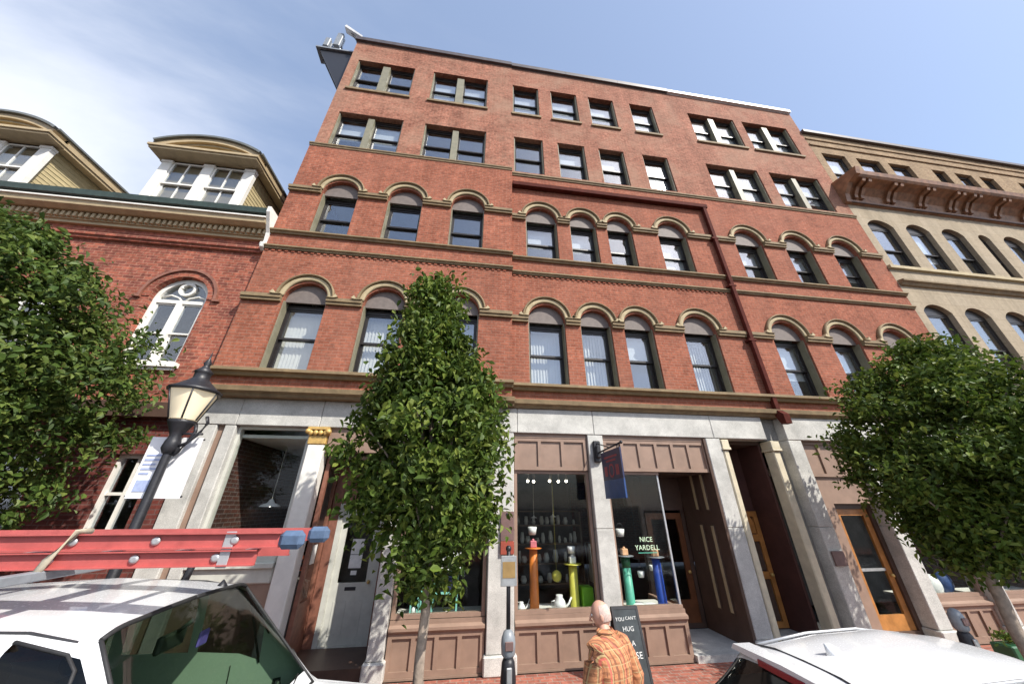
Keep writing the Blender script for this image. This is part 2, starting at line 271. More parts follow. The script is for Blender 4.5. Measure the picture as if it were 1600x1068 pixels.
# ------------------------------------------------------------------ mesh helpers
WORG = {}
class MB:
    def __init__(s): s.bm = bmesh.new()
    def box(s, x0, x1, y0, y1, z0, z1, bev=0):
        bm = s.bm; x0, x1 = min(x0, x1), max(x0, x1); y0, y1 = min(y0, y1), max(y0, y1); z0, z1 = min(z0, z1), max(z0, z1)
        v = [bm.verts.new((x, y, z)) for x in (x0, x1) for y in (y0, y1) for z in (z0, z1)]
        fs = [bm.faces.new([v[i] for i in q]) for q in ((0, 1, 3, 2), (4, 6, 7, 5), (0, 4, 5, 1), (2, 3, 7, 6), (0, 2, 6, 4), (1, 5, 7, 3))]
        if bev:
            es = list({e for f in fs for e in f.edges})
            bmesh.ops.bevel(bm, geom=es, offset=bev, segments=1, affect='EDGES')
        return s
    def obox(s, mat, sx, sy, sz, bev=0):     # oriented box, centred, in matrix space
        t = MB().box(-sx/2, sx/2, -sy/2, sy/2, -sz/2, sz/2, bev); return s.add(t, mat)
    def add(s, o, mat=Matrix()):
        o.bm.verts.index_update(); vs = [s.bm.verts.new(mat @ v.co) for v in o.bm.verts]
        for f in o.bm.faces:
            try:
                nf = s.bm.faces.new([vs[v.index] for v in f.verts]); nf.smooth = f.smooth
            except ValueError: pass
        o.bm.free(); return s
    def rings(s, rings, cap=True, closed=True, smooth=True):
        V = [[s.bm.verts.new(p) for p in r] for r in rings]; n = len(V[0])
        for a, b in zip(V, V[1:]):
            for i in range(n if closed else n-1):
                j = (i+1) % n
                f = s.bm.faces.new((a[i], a[j], b[j], b[i])); f.smooth = smooth
        if cap and closed:
            s.bm.faces.new(V[0][::-1]); s.bm.faces.new(V[-1])
        return s
    def tube(s, pts, rad, n=8, cap=True):
        pts = [Vector(p) for p in pts]; rad = rad if isinstance(rad, (list, tuple)) else [rad]*len(pts); rs = []
        for i, p in enumerate(pts):
            d = (pts[min(i+1, len(pts)-1)]-pts[max(i-1, 0)]).normalized()
            a = d.cross(Vector((0, 0, 1)) if abs(d.z) < .9 else Vector((1, 0, 0))).normalized(); b = d.cross(a)
            rs.append([p+(a*math.cos(t)+b*math.sin(t))*rad[i] for t in [2*PI*k/n for k in range(n)]])
        return s.rings(rs, cap)
    def lathe(s, c, prof, n=14, cap=True):   # prof: (r,z)
        c = Vector(c)
        return s.rings([[c+Vector((r*math.cos(2*PI*k/n), r*math.sin(2*PI*k/n), z)) for k in range(n)] for r, z in prof], cap)
    def prism(s, pts, y0, y1):               # (x,z) polygon extruded along y
        a = [s.bm.verts.new((x, y0, z)) for x, z in pts]; b = [s.bm.verts.new((x, y1, z)) for x, z in pts]; n = len(a)
        s.bm.faces.new(a); s.bm.faces.new(b[::-1])
        for i in range(n): s.bm.faces.new((a[i], b[i], b[(i+1) % n], a[(i+1) % n]))
        return s
    def prismx(s, pts, x0, x1):              # (y,z) polygon extruded along x
        a = [s.bm.verts.new((x0, y, z)) for y, z in pts]; b = [s.bm.verts.new((x1, y, z)) for y, z in pts]; n = len(a)
        s.bm.faces.new(a); s.bm.faces.new(b[::-1])
        for i in range(n): s.bm.faces.new((a[i], b[i], b[(i+1) % n], a[(i+1) % n]))
        return s
    def frame(s, x0, x1, z0, z1, w, y0, y1, wb=None, wt=None):
        wb = wb or w; wt = wt or w
        s.box(x0, x0+w, y0, y1, z0, z1); s.box(x1-w, x1, y0, y1, z0, z1)
        s.box(x0+w, x1-w, y0, y1, z0, z0+wb); s.box(x0+w, x1-w, y0, y1, z1-wt, z1); return s
    def quad(s, *p): s.bm.faces.new([s.bm.verts.new(q) for q in p]); return s
    def ball(s, c, r, sc=(1, 1, 1), u=12, v=8):
        mt = Matrix.Translation(c) @ Matrix.Diagonal((r*sc[0], r*sc[1], r*sc[2], 1))
        g = bmesh.ops.create_uvsphere(s.bm, u_segments=u, v_segments=v, radius=1, matrix=mt)
        for vv in g['verts']:
            for f in vv.link_faces: f.smooth = True
        return s
    def build(s, name, mat, parent=None, kind=None, smooth=None, **props):
        bm = s.bm
        bmesh.ops.recalc_face_normals(bm, faces=bm.faces[:])
        co = [v.co for v in bm.verts]
        mn = Vector((min(c.x for c in co), min(c.y for c in co), min(c.z for c in co))); mxx = Vector((max(c.x for c in co), max(c.y for c in co), max(c.z for c in co)))
        org = Vector(((mn.x+mxx.x)/2, (mn.y+mxx.y)/2, mn.z))
        if props.pop('keep', False): org = Vector((0, 0, 0))
        bmesh.ops.translate(bm, verts=bm.verts[:], vec=-org)
        if smooth is not None:
            for f in bm.faces: f.smooth = smooth
        me = bpy.data.meshes.new(name); bm.to_mesh(me); bm.free(); me.materials.append(M[mat] if isinstance(mat, str) else mat)
        return place(name, me, org, parent, kind, **props)
def place(name, me, org, parent=None, kind=None, rot=(0, 0, 0), **props):
    o = bpy.data.objects.new(name, me); COL.objects.link(o); org = Vector(org)
    if parent: o.parent = parent; o.location = org - WORG[parent]
    else: o.location = org
    o.rotation_euler = rot
    WORG[o] = org
    if kind: o['kind'] = kind
    for k_, v_ in props.items(): o[k_] = v_
    return o
def thing(name, loc, label, cat, group=None):
    o = bpy.data.objects.new(name, None); COL.objects.link(o); o.location = loc; o.empty_display_size = .2
    o['label'] = label; o['category'] = cat
    if group: o['group'] = group
    WORG[o] = Vector(loc); return o
def tag(o, label, cat, group=None):
    o['label'] = label; o['category'] = cat
    if group: o['group'] = group
    return o
def dup(root, loc, label=None, group=None):
    r = root.copy(); COL.objects.link(r); r.location = loc; WORG[r] = Vector(loc)
    if label: r['label'] = label
    if group: r['group'] = group
    def rec(a, b):
        for ch in list(a.children):
            if ch.name in seen: continue
            c = ch.copy(); COL.objects.link(c); c.parent = b; rec(ch, c)
    seen = set(); rec(root, r); return r
def text(body, mat, size, org, parent=None, name='lettering', rot=(PI/2, 0, 0), depth=.004, **props):
    cu = bpy.data.curves.new(name, 'FONT'); cu.body = body; cu.size = size; cu.align_x = 'CENTER'; cu.align_y = 'CENTER'; cu.extrude = depth; cu.space_character = 1.05; cu.resolution_u = 3
    ob = bpy.data.objects.new('tmp', cu); COL.objects.link(ob); dg = bpy.context.evaluated_depsgraph_get()
    me = bpy.data.meshes.new_from_object(ob.evaluated_get(dg)); bpy.data.objects.remove(ob); bpy.data.curves.remove(cu); me.name = name; me.materials.clear(); me.materials.append(M[mat])
    return place(name, me, org, parent, rot=rot, kind='stuff', **props)
def arc(cx, cz, r, a0, a1, n): return [(cx+r*math.cos(a0+(a1-a0)*i/n), cz+r*math.sin(a0+(a1-a0)*i/n)) for i in range(n+1)]
def hole_rect(x0, x1, z0, z1): return [(x0, z0), (x1, z0), (x1, z1), (x0, z1)]
def hole_arch(x0, x1, z0, zs, n=16, seg=None):
    c = (x0+x1)/2; r = (x1-x0)/2
    if seg:    # segmental, rise seg
        Rr = (r*r+seg*seg)/(2*seg); a = math.asin(r/Rr); cz = zs+seg-Rr
        return [(x0, z0), (x1, z0)]+arc(c, cz, Rr, PI/2-a, PI/2+a, n)
    return [(x0, z0), (x1, z0)]+arc(c, zs, r, 0, PI, n)
def wall(name, mat, parent, outer, holes, y, depth, back=None):
    """a facade sheet at y with cut openings and brick reveals of the given depth"""
    mb = MB(); bm = mb.bm; es = []
    for lp in [outer]+holes:
        vs = [bm.verts.new((x, y, z)) for x, z in lp]
        es += [bm.edges.new((vs[i], vs[(i+1) % len(vs)])) for i in range(len(vs))]
    bmesh.ops.triangle_fill(bm, use_beauty=True, edges=es)
    for lp in holes:
        n = len(lp)
        for i in range(n):
            a, b = lp[i], lp[(i+1) % n]; mb.quad((a[0], y, a[1]), (b[0], y, b[1]), (b[0], y+depth, b[1]), (a[0], y+depth, a[1]))
    n = len(outer)
    for i in range(n):
        a, b = outer[i], outer[(i+1) % n]; mb.quad((a[0], y, a[1]), (b[0], y, b[1]), (b[0], y+depth, b[1]), (a[0], y+depth, a[1]))
    bmesh.ops.remove_doubles(bm, verts=bm.verts[:], dist=1e-5)
    return mb.build(name, mat, parent)

# ------------------------------------------------------------------ ground
def sheet(name, mat, x0, x1, y0, y1, z, kind='structure'):
    return MB().quad((x0, y0, z), (x1, y0, z), (x1, y1, z), (x0, y1, z)).build(name, mat, kind=kind)
sheet('ground', 'asphalt', -600, 600, -600, 600, -.16)
sheet('road', 'asphalt', -60, 60, -11.4, -2.66, -.13)
MB().box(-60, 60, -2.5, .0, -.15, 0).build('sidewalk', 'paver', kind='structure')
MB().box(-60, 60, -14.2, -11.6, -.15, 0).build('far_sidewalk', 'paver', kind='structure')
kb = thing('kerb', (0, -2.58, -.15), 'long granite kerb along the edge of the brick sidewalk', 'kerb')
kb['kind'] = 'structure'
x = -30
km = None
while x < 30:
    if km is None:
        o = MB().box(x+.006, x+1.994, -2.66, -2.503, -.15, .004, .008).build('kerb_stone', 'kerb', kb); km = o.data
    else: place('kerb_stone', km, (x+1, -2.5815, -.15), kb)
    x += 2
sheet('lane_marking', 'paint_white', -40, 40, -9.02, -8.9, -.126)

# ================================================================== main brick building
BB = thing('brick_building', (4.4, 0, 0), 'five-storey red brick commercial block with round-arched windows above granite shopfronts', 'building')
XL, XR, XJ = -5.15, 14.05, .97
YL, YU = -.15, -.025        # left bay stands proud (lower / upper storeys)
A2 = [(-4.33, -3.38), (-2.57, -1.62), (-.80, .15)]
B2 = [(1.41, 2.37), (2.78, 3.62), (3.97, 4.80), (5.67, 6.66), (8.37, 9.40), (10.24, 11.26), (12.08, 13.12)]
Z2s, Z2i, Z3s, Z3i = 4.95, 6.70, 8.70, 10.24
L4 = [(-4.80, -2.72, 1), (-2.01, .08, 1)]; R4 = [(1.06, 2.10, 0), (2.64, 3.64, 0), (4.18, 5.15, 0), (5.88, 6.89, 0), (8.46, 10.65, 1), (11.16, 13.36, 1)]
L5 = [(-4.85, -2.76, 1), (-2.06, .03, 1)]; R5 = [(1.02, 2.05, 0), (2.55, 3.63, 0), (4.13, 5.21, 0), (5.92, 6.95, 0), (8.56, 10.72, 1), (11.12, 13.34, 1)]
Z4, Z5 = (12.33, 14.17), (15.58, 17.50)
ZB, ZU, ZT = 4.58, 12.12, 18.75
wall('wall', 'brick', BB, hole_rect(XL, XJ, ZB, ZU), [hole_arch(a, b, Z2s, Z2i) for a, b in A2]+[hole_arch(a, b, Z3s, Z3i) for a, b in A2], YL, .36, )
wall('wall', 'brick', BB, hole_rect(XJ, XR, ZB, ZU), [hole_arch(a, b, Z2s, Z2i) for a, b in B2]+[hole_arch(a, b, Z3s, Z3i) for a, b in B2], 0, .36)
wall('wall', 'brick_up', BB, hole_rect(XL, XJ, ZU, ZT), [hole_rect(a, b, *Z4) for a, b, _ in L4]+[hole_rect(a, b, *Z5) for a, b, _ in L5], YU, .30)
wall('wall', 'brick_up', BB, hole_rect(XJ, XR, ZU, ZT), [hole_rect(a, b, *Z4) for a, b, _ in R4]+[hole_rect(a, b, *Z5) for a, b, _ in R5], 0, .30)
# sides, back, floors
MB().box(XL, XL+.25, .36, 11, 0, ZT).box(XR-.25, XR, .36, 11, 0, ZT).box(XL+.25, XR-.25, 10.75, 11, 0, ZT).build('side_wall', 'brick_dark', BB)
for z0, z1 in ((3.95, 4.60), (7.95, 8.5), (11.55, 12.05), (14.95, 15.4), (18.35, 18.7)):
    MB().box(XL+.25, XR-.25, .37, 10.7, z0, z1).build('floor_slab', 'ceiling', BB)
for z0, z1 in ((4.6, 7.95), (8.5, 11.55), (12.05, 14.95), (15.4, 18.35)):
    MB().box(XL+.25, XR-.25, 4.6, 4.7, z0, z1).build('partition_wall', 'plaster', BB)
    for xx in (-1.1, .97, 7.6): MB().box(xx-.05, xx+.05, .42, 4.6, z0, z1).build('partition_wall', 'plaster', BB)
# coping
def coping(x0, x1, y, mat, h=.24, nm='coping'):
    n = max(1, round((x1-x0)/2.4)); w = (x1-x0)/n
    for i in range(n): MB().prismx([(y-.10, ZT+.03), (y-.10, ZT+h), (y+.5, ZT+h+.03), (y+.5, ZT), (y+.0, ZT), (y-.03, ZT+.03)], x0+i*w+.004, x0+(i+1)*w-.004).build('coping_section', mat, BB)
coping(XL-.04, XJ-.002, YU, 'coping'); coping(XJ+.002, 7.9, 0, 'coping'); coping(7.9, XR, 0, 'coping_br', .20)
# stone courses
def course(x0, x1, z0, z1, y, pr, mat='stone', nm='string_course'):
    h = z1-z0
    MB().prismx([(y-.002, z0), (y-pr*.45, z0), (y-pr*.6, z0+h*.4), (y-pr, z0+h*.55), (y-pr, z1-.012), (y-pr+.02, z1), (y-.002, z1)], x0, x1).build(nm, mat, BB)
for x0, x1, y in ((XL-.02, XJ+.02, YL), (XJ+.022, XR, 0)):
    course(x0, x1, 8.585, 8.70, y, .10, nm='sill_course'); course(x0, x1, 8.09, 8.20, y, .08)
    course(x0, x1, 4.80, 4.95, y, .17, nm='sill_course')
course(XL-.01, XJ, 12.12, 12.24, YL, .05, nm='sill_course'); course(XJ+.002, XR, 12.10, 12.22, 0, .06, nm='sill_course')
# slim brick corbel row under the lower belt (left bay and middle)
mb = MB(); x = XL+.03
while x < XJ-.1: mb.box(x, x+.075, YL-.02, YL+.01, 8.035, 8.085); x += .15
x = XJ+.05
while x < 7.4: mb.box(x, x+.075, -.02, .01, 8.035, 8.085); x += .15
mb.build('corbel_row', 'brick', BB, kind='stuff')
def imposts(wins, x0, x1, zi, y):
    xs = [x0]; 
    for a, b in wins: xs += [a-.012, b+.012]
    xs.append(x1)
    for i in range(0, len(xs), 2):
        if xs[i+1]-xs[i] > .03:
            MB().box(xs[i], xs[i+1], y-.07, y+.02, zi-.10, zi-.035).box(xs[i], xs[i+1], y-.10, y+.02, zi-.03, zi+.055).build('impost_course', 'stone', BB)
for z in (Z2i, Z3i):
    imposts(A2, XL-.02, XJ, z, YL); imposts(B2, XJ+.004, XR-.05, z, 0)
def archivolt(x0, x1, zi, y):
    c = (x0+x1)/2; r = (x1-x0)/2; zi += .057; n = 24
    def ring(ra, rb, pr, mat, nm):
        rs = []
        for i in range(n+1):
            t = PI*i/n; ct, st = math.cos(t), math.sin(t)
            P = lambda rr, yy: (c+rr*ct, yy, zi+max(0, rr*st-.057*0))
            rs.append([P(ra, y+.015), P(ra, y-pr*.8), P(ra+.02, y-pr), P(rb-.015, y-pr), P(rb, y-pr*.8), P(rb, y+.015)])
        MB().rings(rs).build(nm, mat, BB)
    ring(r-.002, r+.105, .05, 'stone_lt', 'arch_moulding'); ring(r+.108, r+.158, .10, 'stone', 'hood_mould')  # lit inner band painted paler, shaded hood painted darker
    for sg in (-1, 1):
        e = c+sg*(r+.15)
        MB().prism([(e-sg*.145, zi), (e+sg*.035, zi), (e+sg*.11, zi+.02), (e+sg*.05, zi+.10), (e-sg*.0, zi+.02)], y-.13, y+.01).build('label_stop', 'stone_lt', BB)
def sash(parent, x0, x1, z0, z1, y, w=.05, mat='frame', gl='glass'):
    MB().frame(x0, x1, z0, z1, w, y, y+.045).build('sash', mat, parent)
    MB().box(x0+w-.005, x1-w+.005, y+.018, y+.026, z0+w-.005, z1-w+.005).build('pane', gl, parent)
def roller(parent, x0, x1, z0, z1, y, mat='shade'): MB().box(x0, x1, y, y+.01, z0, z1).build('reflection_blind', mat, parent)  # white blinds, some added to stand for pale sky reflections in the panes
def vblinds(parent, x0, x1, z0, z1, y):
    mb = MB(); n = int((x1-x0)/.075)
    for i in range(n):
        x = x0+(i+.5)*(x1-x0)/n; a = .45+random.uniform(-.12, .12); c, s_ = math.cos(a)*.047, math.sin(a)*.047
        mb.quad((x-c, y-s_, z0), (x+c, y+s_, z0), (x+c, y+s_, z1), (x-c, y-s_, z1))
    mb.box(x0, x1, y-.03, y+.03, z1, z1+.05); mb.build('vertical_blind', 'blind', parent)
def arched_window(x0, x1, zs, zi, y, cover=None):
    c = (x0+x1)/2; r = (x1-x0)/2; yf = y+.24
    mb = MB().frame(x0+.004, x1-.004, zs+.012, zi-.02, .045, yf, yf+.10, wb=.05, wt=.11)
    w = mb.build('window', 'frame', BB)
    for p, q in ((x0+.003, x0+.028), (x1-.028, x1-.003)): MB().box(p, q, y+.05, yf-.003, zs+.013, zi-.02).build('casing', 'olive_case', w)
    MB().prism([(px, pz) for px, pz in arc(c, zi, r-.006, 0, PI, 18)]+[(x0+.006, zi-.02), (x1-.006, zi-.02)], y+.11, y+.16).build('arch_panel', 'tymp', w)
    MB().box(x0+.03, x1-.03, y-.03, yf-.004, zs+.002, zs+.03).build('sill', 'olive_case', w)
    zm = zs+(zi-zs)*.49
    sash(w, x0+.05, x1-.05, zm-.02, zi-.13, yf+.02); sash(w, x0+.05, x1-.05, zs+.062, zm+.03, yf+.068)
    if cover == 'v': vblinds(w, x0+.06, x1-.06, zs+.08, zi-.17, yf+.22)
    elif cover: roller(w, x0+.05, x1-.05, zs+(zi-zs)*cover, zi-.1, yf+.16)
    archivolt(x0, x1, zi, y)
for (a, b), cv in zip(A2, ('v', 'v', 'v')): arched_window(a, b, Z2s, Z2i, YL, cv)
for (a, b), cv in zip(B2, ('v', 'v', .55, 'v', .35, .3, None)): arched_window(a, b, Z2s, Z2i, 0, cv)
for (a, b), cv in zip(A2, (None, None, None)): arched_window(a, b, Z3s, Z3i, YL, cv)
for (a, b), cv in zip(B2, (.48, .45, None, .08, .5, .6, .4)): arched_window(a, b, Z3s, Z3i, 0, cv)
def rect_window(x0, x1, dbl, z0, z1, y, covers=(None, None), stone_sill=True):
    yf = y+.17
    mb = MB().frame(x0+.004, x1-.004, z0+.012, z1-.004, .05, yf, yf+.10, wt=.10)
    w = mb.build('window', 'frame', BB)
    for p, q in ((x0+.003, x0+.04), (x1-.04, x1-.003)): MB().box(p, q, y+.04, yf-.003, z0+.013, z1-.005).build('casing', 'olive_case', w)
    spans = [(x0+.055, x1-.055)]
    if dbl:
        c = (x0+x1)/2; mw = .13 if z0 > 15 else .10
        MB().box(c-mw, c+mw, y+.05, yf+.11, z0+.013, z1-.104).build('mullion', 'olive_case', w); spans = [(x0+.055, c-mw-.004), (c+mw+.004, x1-.055)]
    zm = z0+(z1-z0)*.5
    for (a, b), cv in zip(spans, covers):
        sash(w, a, b, zm-.02, z1-.108, yf+.02); sash(w, a, b, z0+.065, zm+.03, yf+.068)
        if cv is not None: roller(w, a, b, z0+(z1-z0)*cv, z1-.1, yf+.15)
    if stone_sill: MB().box(x0-.05, x1+.05, y-.06, y+.15, z0-.10, z0).build('window_sill', 'stone', BB)
cov5 = [(None, None), (.06, .1), (.08,), (.35,), (.4,), (.3,), (.05, .06), (.2, .3)]
cov4 = [(.45, .42), (None, None), (None,), (.55,), (.6,), (.02,), (.4, .02), (.3, .35)]
for (a, b, d), cv in zip(L5, cov5[:2]): rect_window(a, b, d, *Z5, YU, cv)
for (a, b, d), cv in zip(R5, cov5[2:]): rect_window(a, b, d, *Z5, 0, cv)
for (a, b, d), cv in zip(L4, cov4[:2]): rect_window(a, b, d, *Z4, YU, cv, False)
for (a, b, d), cv in zip(R4, cov4[2:]): rect_window(a, b, d, *Z4, 0, cv, False)
# horizontal box pipe and downspout
MB().box(.99, 7.68, -.16, -.004, 11.50, 11.66, .01).build('drain_trough', 'pipe', BB)
mb = MB().box(7.50, 7.62, -.15, -.04, 4.56, 11.498, .008)
for z in (10.3, 8.45, 6.65): mb.box(7.44, 7.66, -.158, -.004, z-.20, z-.14)
mb.build('downspout', 'pipe', BB)
MB().prismx([(-.16, 4.2), (-.30, 4.2), (-.30, 4.42), (-.15, 4.556), (-.02, 4.556)], 7.48, 7.64).build('downspout_shoe', 'pipe', BB)

# ---- cornice over the shopfronts
for x0, x1, y in ((XL-.03, XJ+.04, YL), (XJ+.042, XR, 0)):
    MB().prismx([(y+.3, 4.39), (y-.06, 4.39), (y-.08, 4.44), (y-.155, 4.47), (y-.17, 4.56), (y-.10, 4.585), (y+.3, 4.60)], x0, x1).build('cornice', 'stone', BB)
# granite lintel blocks
def gblock(nm, x0, x1, y0, y1, z0, z1, mat='granite', bev=.012): return MB().box(x0, x1, y0, y1, z0, z1, bev).build(nm, mat, BB)
lx = [-5.10, -4.42, -2.9, -.15, 1.1, 2.82, 5.72, 7.10]
for a, b in zip(lx, lx[1:]): gblock('lintel_block', a+.003, b-.003, -.02, .34, 3.86, 4.388)
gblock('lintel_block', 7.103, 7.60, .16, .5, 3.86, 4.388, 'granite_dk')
lx = [7.604, 9.65, 11.3, 14.0]
for a, b in zip(lx, lx[1:]): gblock('lintel_block', a+.003, b-.003, -.06, .34, 3.86, 4.388)
# granite piers
def pier(x0, x1, y0=-.01, y1=.32, base=True, z0=0, mat='granite'):
    if base: gblock('pier_base', x0-.04, x1+.04, y0-.05, y1, 0, .26, mat, .02); z0 = .262
    zs = [z0, 2.05, 3.857]
    for a, b in zip(zs, zs[1:]): gblock('pier_block', x0, x1, y0, y1, a+.002, b-.002, mat)
pier(-5.10, -4.74, base=True, mat='granite'); pier(-4.60, -4.40)
MB().box(-4.738, -4.602, .06, .30, 0, 3.857).build('pilaster_seam', 'brown', BB)
pier(.55, 1.03); pier(2.66, 3.01); pier(5.50, 5.86); pier(7.605, 7.97, -.05); pier(9.46, 9.80, -.05); pier(11.2, 11.55, -.05); pier(13.5, 13.98, -.05)
pier(-1.33, -1.07, -.03, .24)
# cream columns
def column(x0, x1, mat, gold):
    y0 = -.03; MB().box(x0+.02, x1-.02, y0+.02, .27, .22, 3.53 if gold else 3.60, .02).build('column_shaft', mat, BB)
    MB().box(x0-.02, x1+.02, y0-.02, .29, 0, .218, .015).build('column_base', mat, BB)
    if gold:
        mb = MB().box(x0+.01, x1-.01, y0+.01, .28, 3.533, 3.70, .01).box(x0-.03, x1+.03, y0-.04, .30, 3.80, 3.856, .01)
        for i in range(4):
            cx = x0-.01+(x1-x0+.02)*(i+.5)/4
            mb.ball((cx, y0-.01, 3.745), .05, (1, .8, 1.1), 8, 6)
            mb.ball((x1+.0, y0+.04+i*.07, 3.745), .05, (.8, 1, 1.1), 8, 6)
        for sx in (x0-.01, x1+.01): mb.ball((sx, y0-.01, 3.77), .06, (1, 1, .9), 8, 6)
        mb.build('capital', 'gold', BB)
    else: MB().box(x0-.01, x1+.02, y0-.02, .29, 3.603, 3.66, .008).box(x0-.0, x1+.01, y0-.005, .28, 3.66, 3.83, .01).build('capital', mat, BB)
column(-3.05, -2.70, 'white', True)
column(5.863, 6.04, 'cream', False); column(7.14, 7.36, 'cream', False)
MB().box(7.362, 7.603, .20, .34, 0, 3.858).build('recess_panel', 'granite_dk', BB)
# ---- shop windows
def panels_row(x0, x1, z0, z1, n, y=.05, nm='fascia'):
    """painted frame-and-panel board; each sunk panel its own piece"""
    w = (x1-x0); st = .07; pw = (w-st*(n+1))/n
    mb = MB(); mb.box(x0, x1, y, y+.09, z0, z0+st); mb.box(x0, x1, y, y+.09, z1-st, z1)
    for i in range(n+1): mb.box(x0+i*(pw+st), x0+i*(pw+st)+st, y, y+.09, z0+st, z1-st)
    f = mb.build(nm, 'brown', BB)
    for i in range(n):
        a = x0+st+i*(pw+st); MB().box(a, a+pw, y+.035, y+.08, z0+st, z1-st).build('panel', 'brown', f)
def shopwin(x0, x1, zs, zt, y=.10, frame='brown', w=.06, mull=()):
    f = MB().frame(x0, x1, zs, zt, w, y, y+.10).build('shop_window', frame, BB)
    xs = [x0+w]+list(mull)+[x1-w]
    for m_ in mull: MB().box(m_-.02, m_+.02, y, y+.08, zs+w, zt-w).build('mullion', 'alu', f)
    for a, b in zip(xs, xs[1:]): MB().box(a, b, y+.045, y+.055, zs+w-.005, zt-w+.005).build('pane', 'glass_shop', f)
    return f
def bulkhead(x0, x1, n, zt=.58, y=.06):
    panels_row(x0, x1, .03, zt-.002, n, y, 'bulkhead')
    MB().box(x0-.0, x1+.0, y-.02, y+.2, 0, .028).build('plinth', 'brown', BB)
    MB().prismx([(y+.2, zt), (y-.02, zt), (y-.05, zt+.03), (y-.05, zt+.07), (y+.02, zt+.10), (y+.02, zt+.16), (y+.2, zt+.16)], x0, x1).build('window_ledge', 'brown', BB)
# 1: far left shop (dark interior)
f1 = MB().frame(-4.40, -3.06, 1.74, 3.855, .05, .10, .20).build('shop_window', 'offwhite', BB)
MB().box(-4.36, -3.10, .145, .155, 1.78, 3.81).build('pane', 'glass_shop', f1)
MB().box(-4.398, -3.06, .04, .26, 1.30, 1.738, .02).box(-4.398, -3.06, -.02, .26, 1.52, 1.60, .01).build('apron', 'offwhite', BB)
MB().box(-4.398, -3.06, .08, .26, 0, 1.298).build('bulkhead', 'brown', BB)
# 2: behind the middle tree
panels_row(-1.05, .53, 3.12, 3.80, 4); MB().box(-1.05, .53, .05, .2, 3.803, 3.857).build('fascia_trim', 'brown', BB)
shopwin(-1.05, .53, .75, 3.117); bulkhead(-1.05, .53, 4, .58)
# 3 and 4
panels_row(1.05, 2.64, 3.12, 3.77, 3); MB().box(1.05, 2.64, .04, .2, 3.773, 3.857).build('fascia_trim', 'brown', BB)
shopwin(1.05, 2.64, .743, 3.117); bulkhead(1.05, 2.64, 4)
panels_row(3.03, 5.48, 3.12, 3.77, 6); MB().box(3.03, 5.48, .04, .2, 3.773, 3.857).build('fascia_trim', 'brown', BB)
f4 = MB().box(3.03, 3.08, .10, .2, .743, 3.117).box(3.08, 4.24, .10, .2, .743, .80).box(3.08, 4.24, .10, .2, 3.06, 3.117).build('shop_window', 'brown', BB)
MB().box(3.08, 4.20, .145, .155, .80, 3.06).build('pane', 'glass_shop', f4)
MB().box(4.20, 4.235, .13, .165, .80, 3.06).build('mullion', 'alu', f4)
MB().prism([(0, 0)]*0 or [(4.22, .8), (4.23, .8), (4.23, 3.06), (4.22, 3.06)], .17, 1.3).build('pane', 'glass_shop', f4)
bulkhead(3.03, 4.26, 3)
MB().box(4.18, 4.26, .262, 1.3, 0, .74).build('return_bulkhead', 'brown', BB)
MB().box(3.3, 3.40, .9, 1.0, .8, 3.1).build('inner_post', 'offwhite', f4)
# vestibule beside window 4
MB().box(4.27, 5.49, -.02, 1.3, 0, .10).build('step', 'granite', BB)
pw_ = MB().box(5.44, 5.497, .0, 1.3, .102, 3.85).build('side_panelling', 'brown_dk', BB)
for y0 in (.30, .66):
    for z0, z1 in ((.55, 2.1), (2.35, 3.3)):
        MB().box(5.415, 5.438, y0, y0+.28, z0, z1).build('raised_panel', 'brown_dk', pw_)
        MB().box(5.40, 5.414, y0+.02, y0+.09, z0+.03, z1-.03).build('lit_moulding_edge', 'tan_trim', pw_)  # tan strips: the lit bevel of the moulding is put into the colour
MB().box(4.0, 5.44, 1.31, 1.40, 2.45, 3.86).build('transom_panel', 'brown_dk', BB)
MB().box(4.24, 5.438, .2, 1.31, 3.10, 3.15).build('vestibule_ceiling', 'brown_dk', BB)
def wood_door(x0, x1, z0, z1, y, glassz, mat='wood', gl='glass_shop', st=.13):
    d = MB().frame(x0, x1, z0, z1, st, y, y+.05, wb=glassz-z0 if glassz else st).build('door', mat, BB)
    if glassz: MB().box(x0+st, x1-st, y+.02, y+.028, glassz, z1-st).build('pane', gl, d)
    MB().ball((x1-.07, y-.04, z0+1.0), .035).tube([(x1-.07, y-.04, z0+1.0), (x1-.07, y, z0+1.0)], .012).build('knob', 'gold', d)
    return d
wood_door(4.42, 5.34, .11, 2.3, 1.33, .6, 'wood_dk')
MB().frame(4.30, 5.436, .105, 2.45, .09, 1.32, 1.42).build('door_frame', 'brown_dk', BB)
# central stair entrance
d = MB().frame(6.30, 7.06, .15, 2.34, .11, .92, .97).box(6.41, 6.95, .925, .96, 1.0, 1.14).box(6.41, 6.95, .925, .96, 1.72, 1.86).build('door', 'wood', BB)
MB().prism(hole_arch(6.43, 6.93, 1.88, 2.05), .93, .955).build('arched_panel', 'wood', d)
for z0, z1 in ((.27, .98), (1.16, 1.70)): MB().box(6.42, 6.94, .945, .96, z0, z1).build('panel', 'brown_dk', d)
MB().ball((6.98, .88, 1.08), .04).build('knob', 'gold', d)
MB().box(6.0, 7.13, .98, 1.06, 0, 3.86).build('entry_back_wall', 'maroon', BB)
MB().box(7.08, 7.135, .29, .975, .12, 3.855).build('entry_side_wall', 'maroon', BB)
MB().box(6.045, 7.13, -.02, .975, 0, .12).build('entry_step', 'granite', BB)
MB().box(6.045, 7.13, .28, .97, 3.78, 3.855).build('entry_ceiling', 'brown_dk', BB)
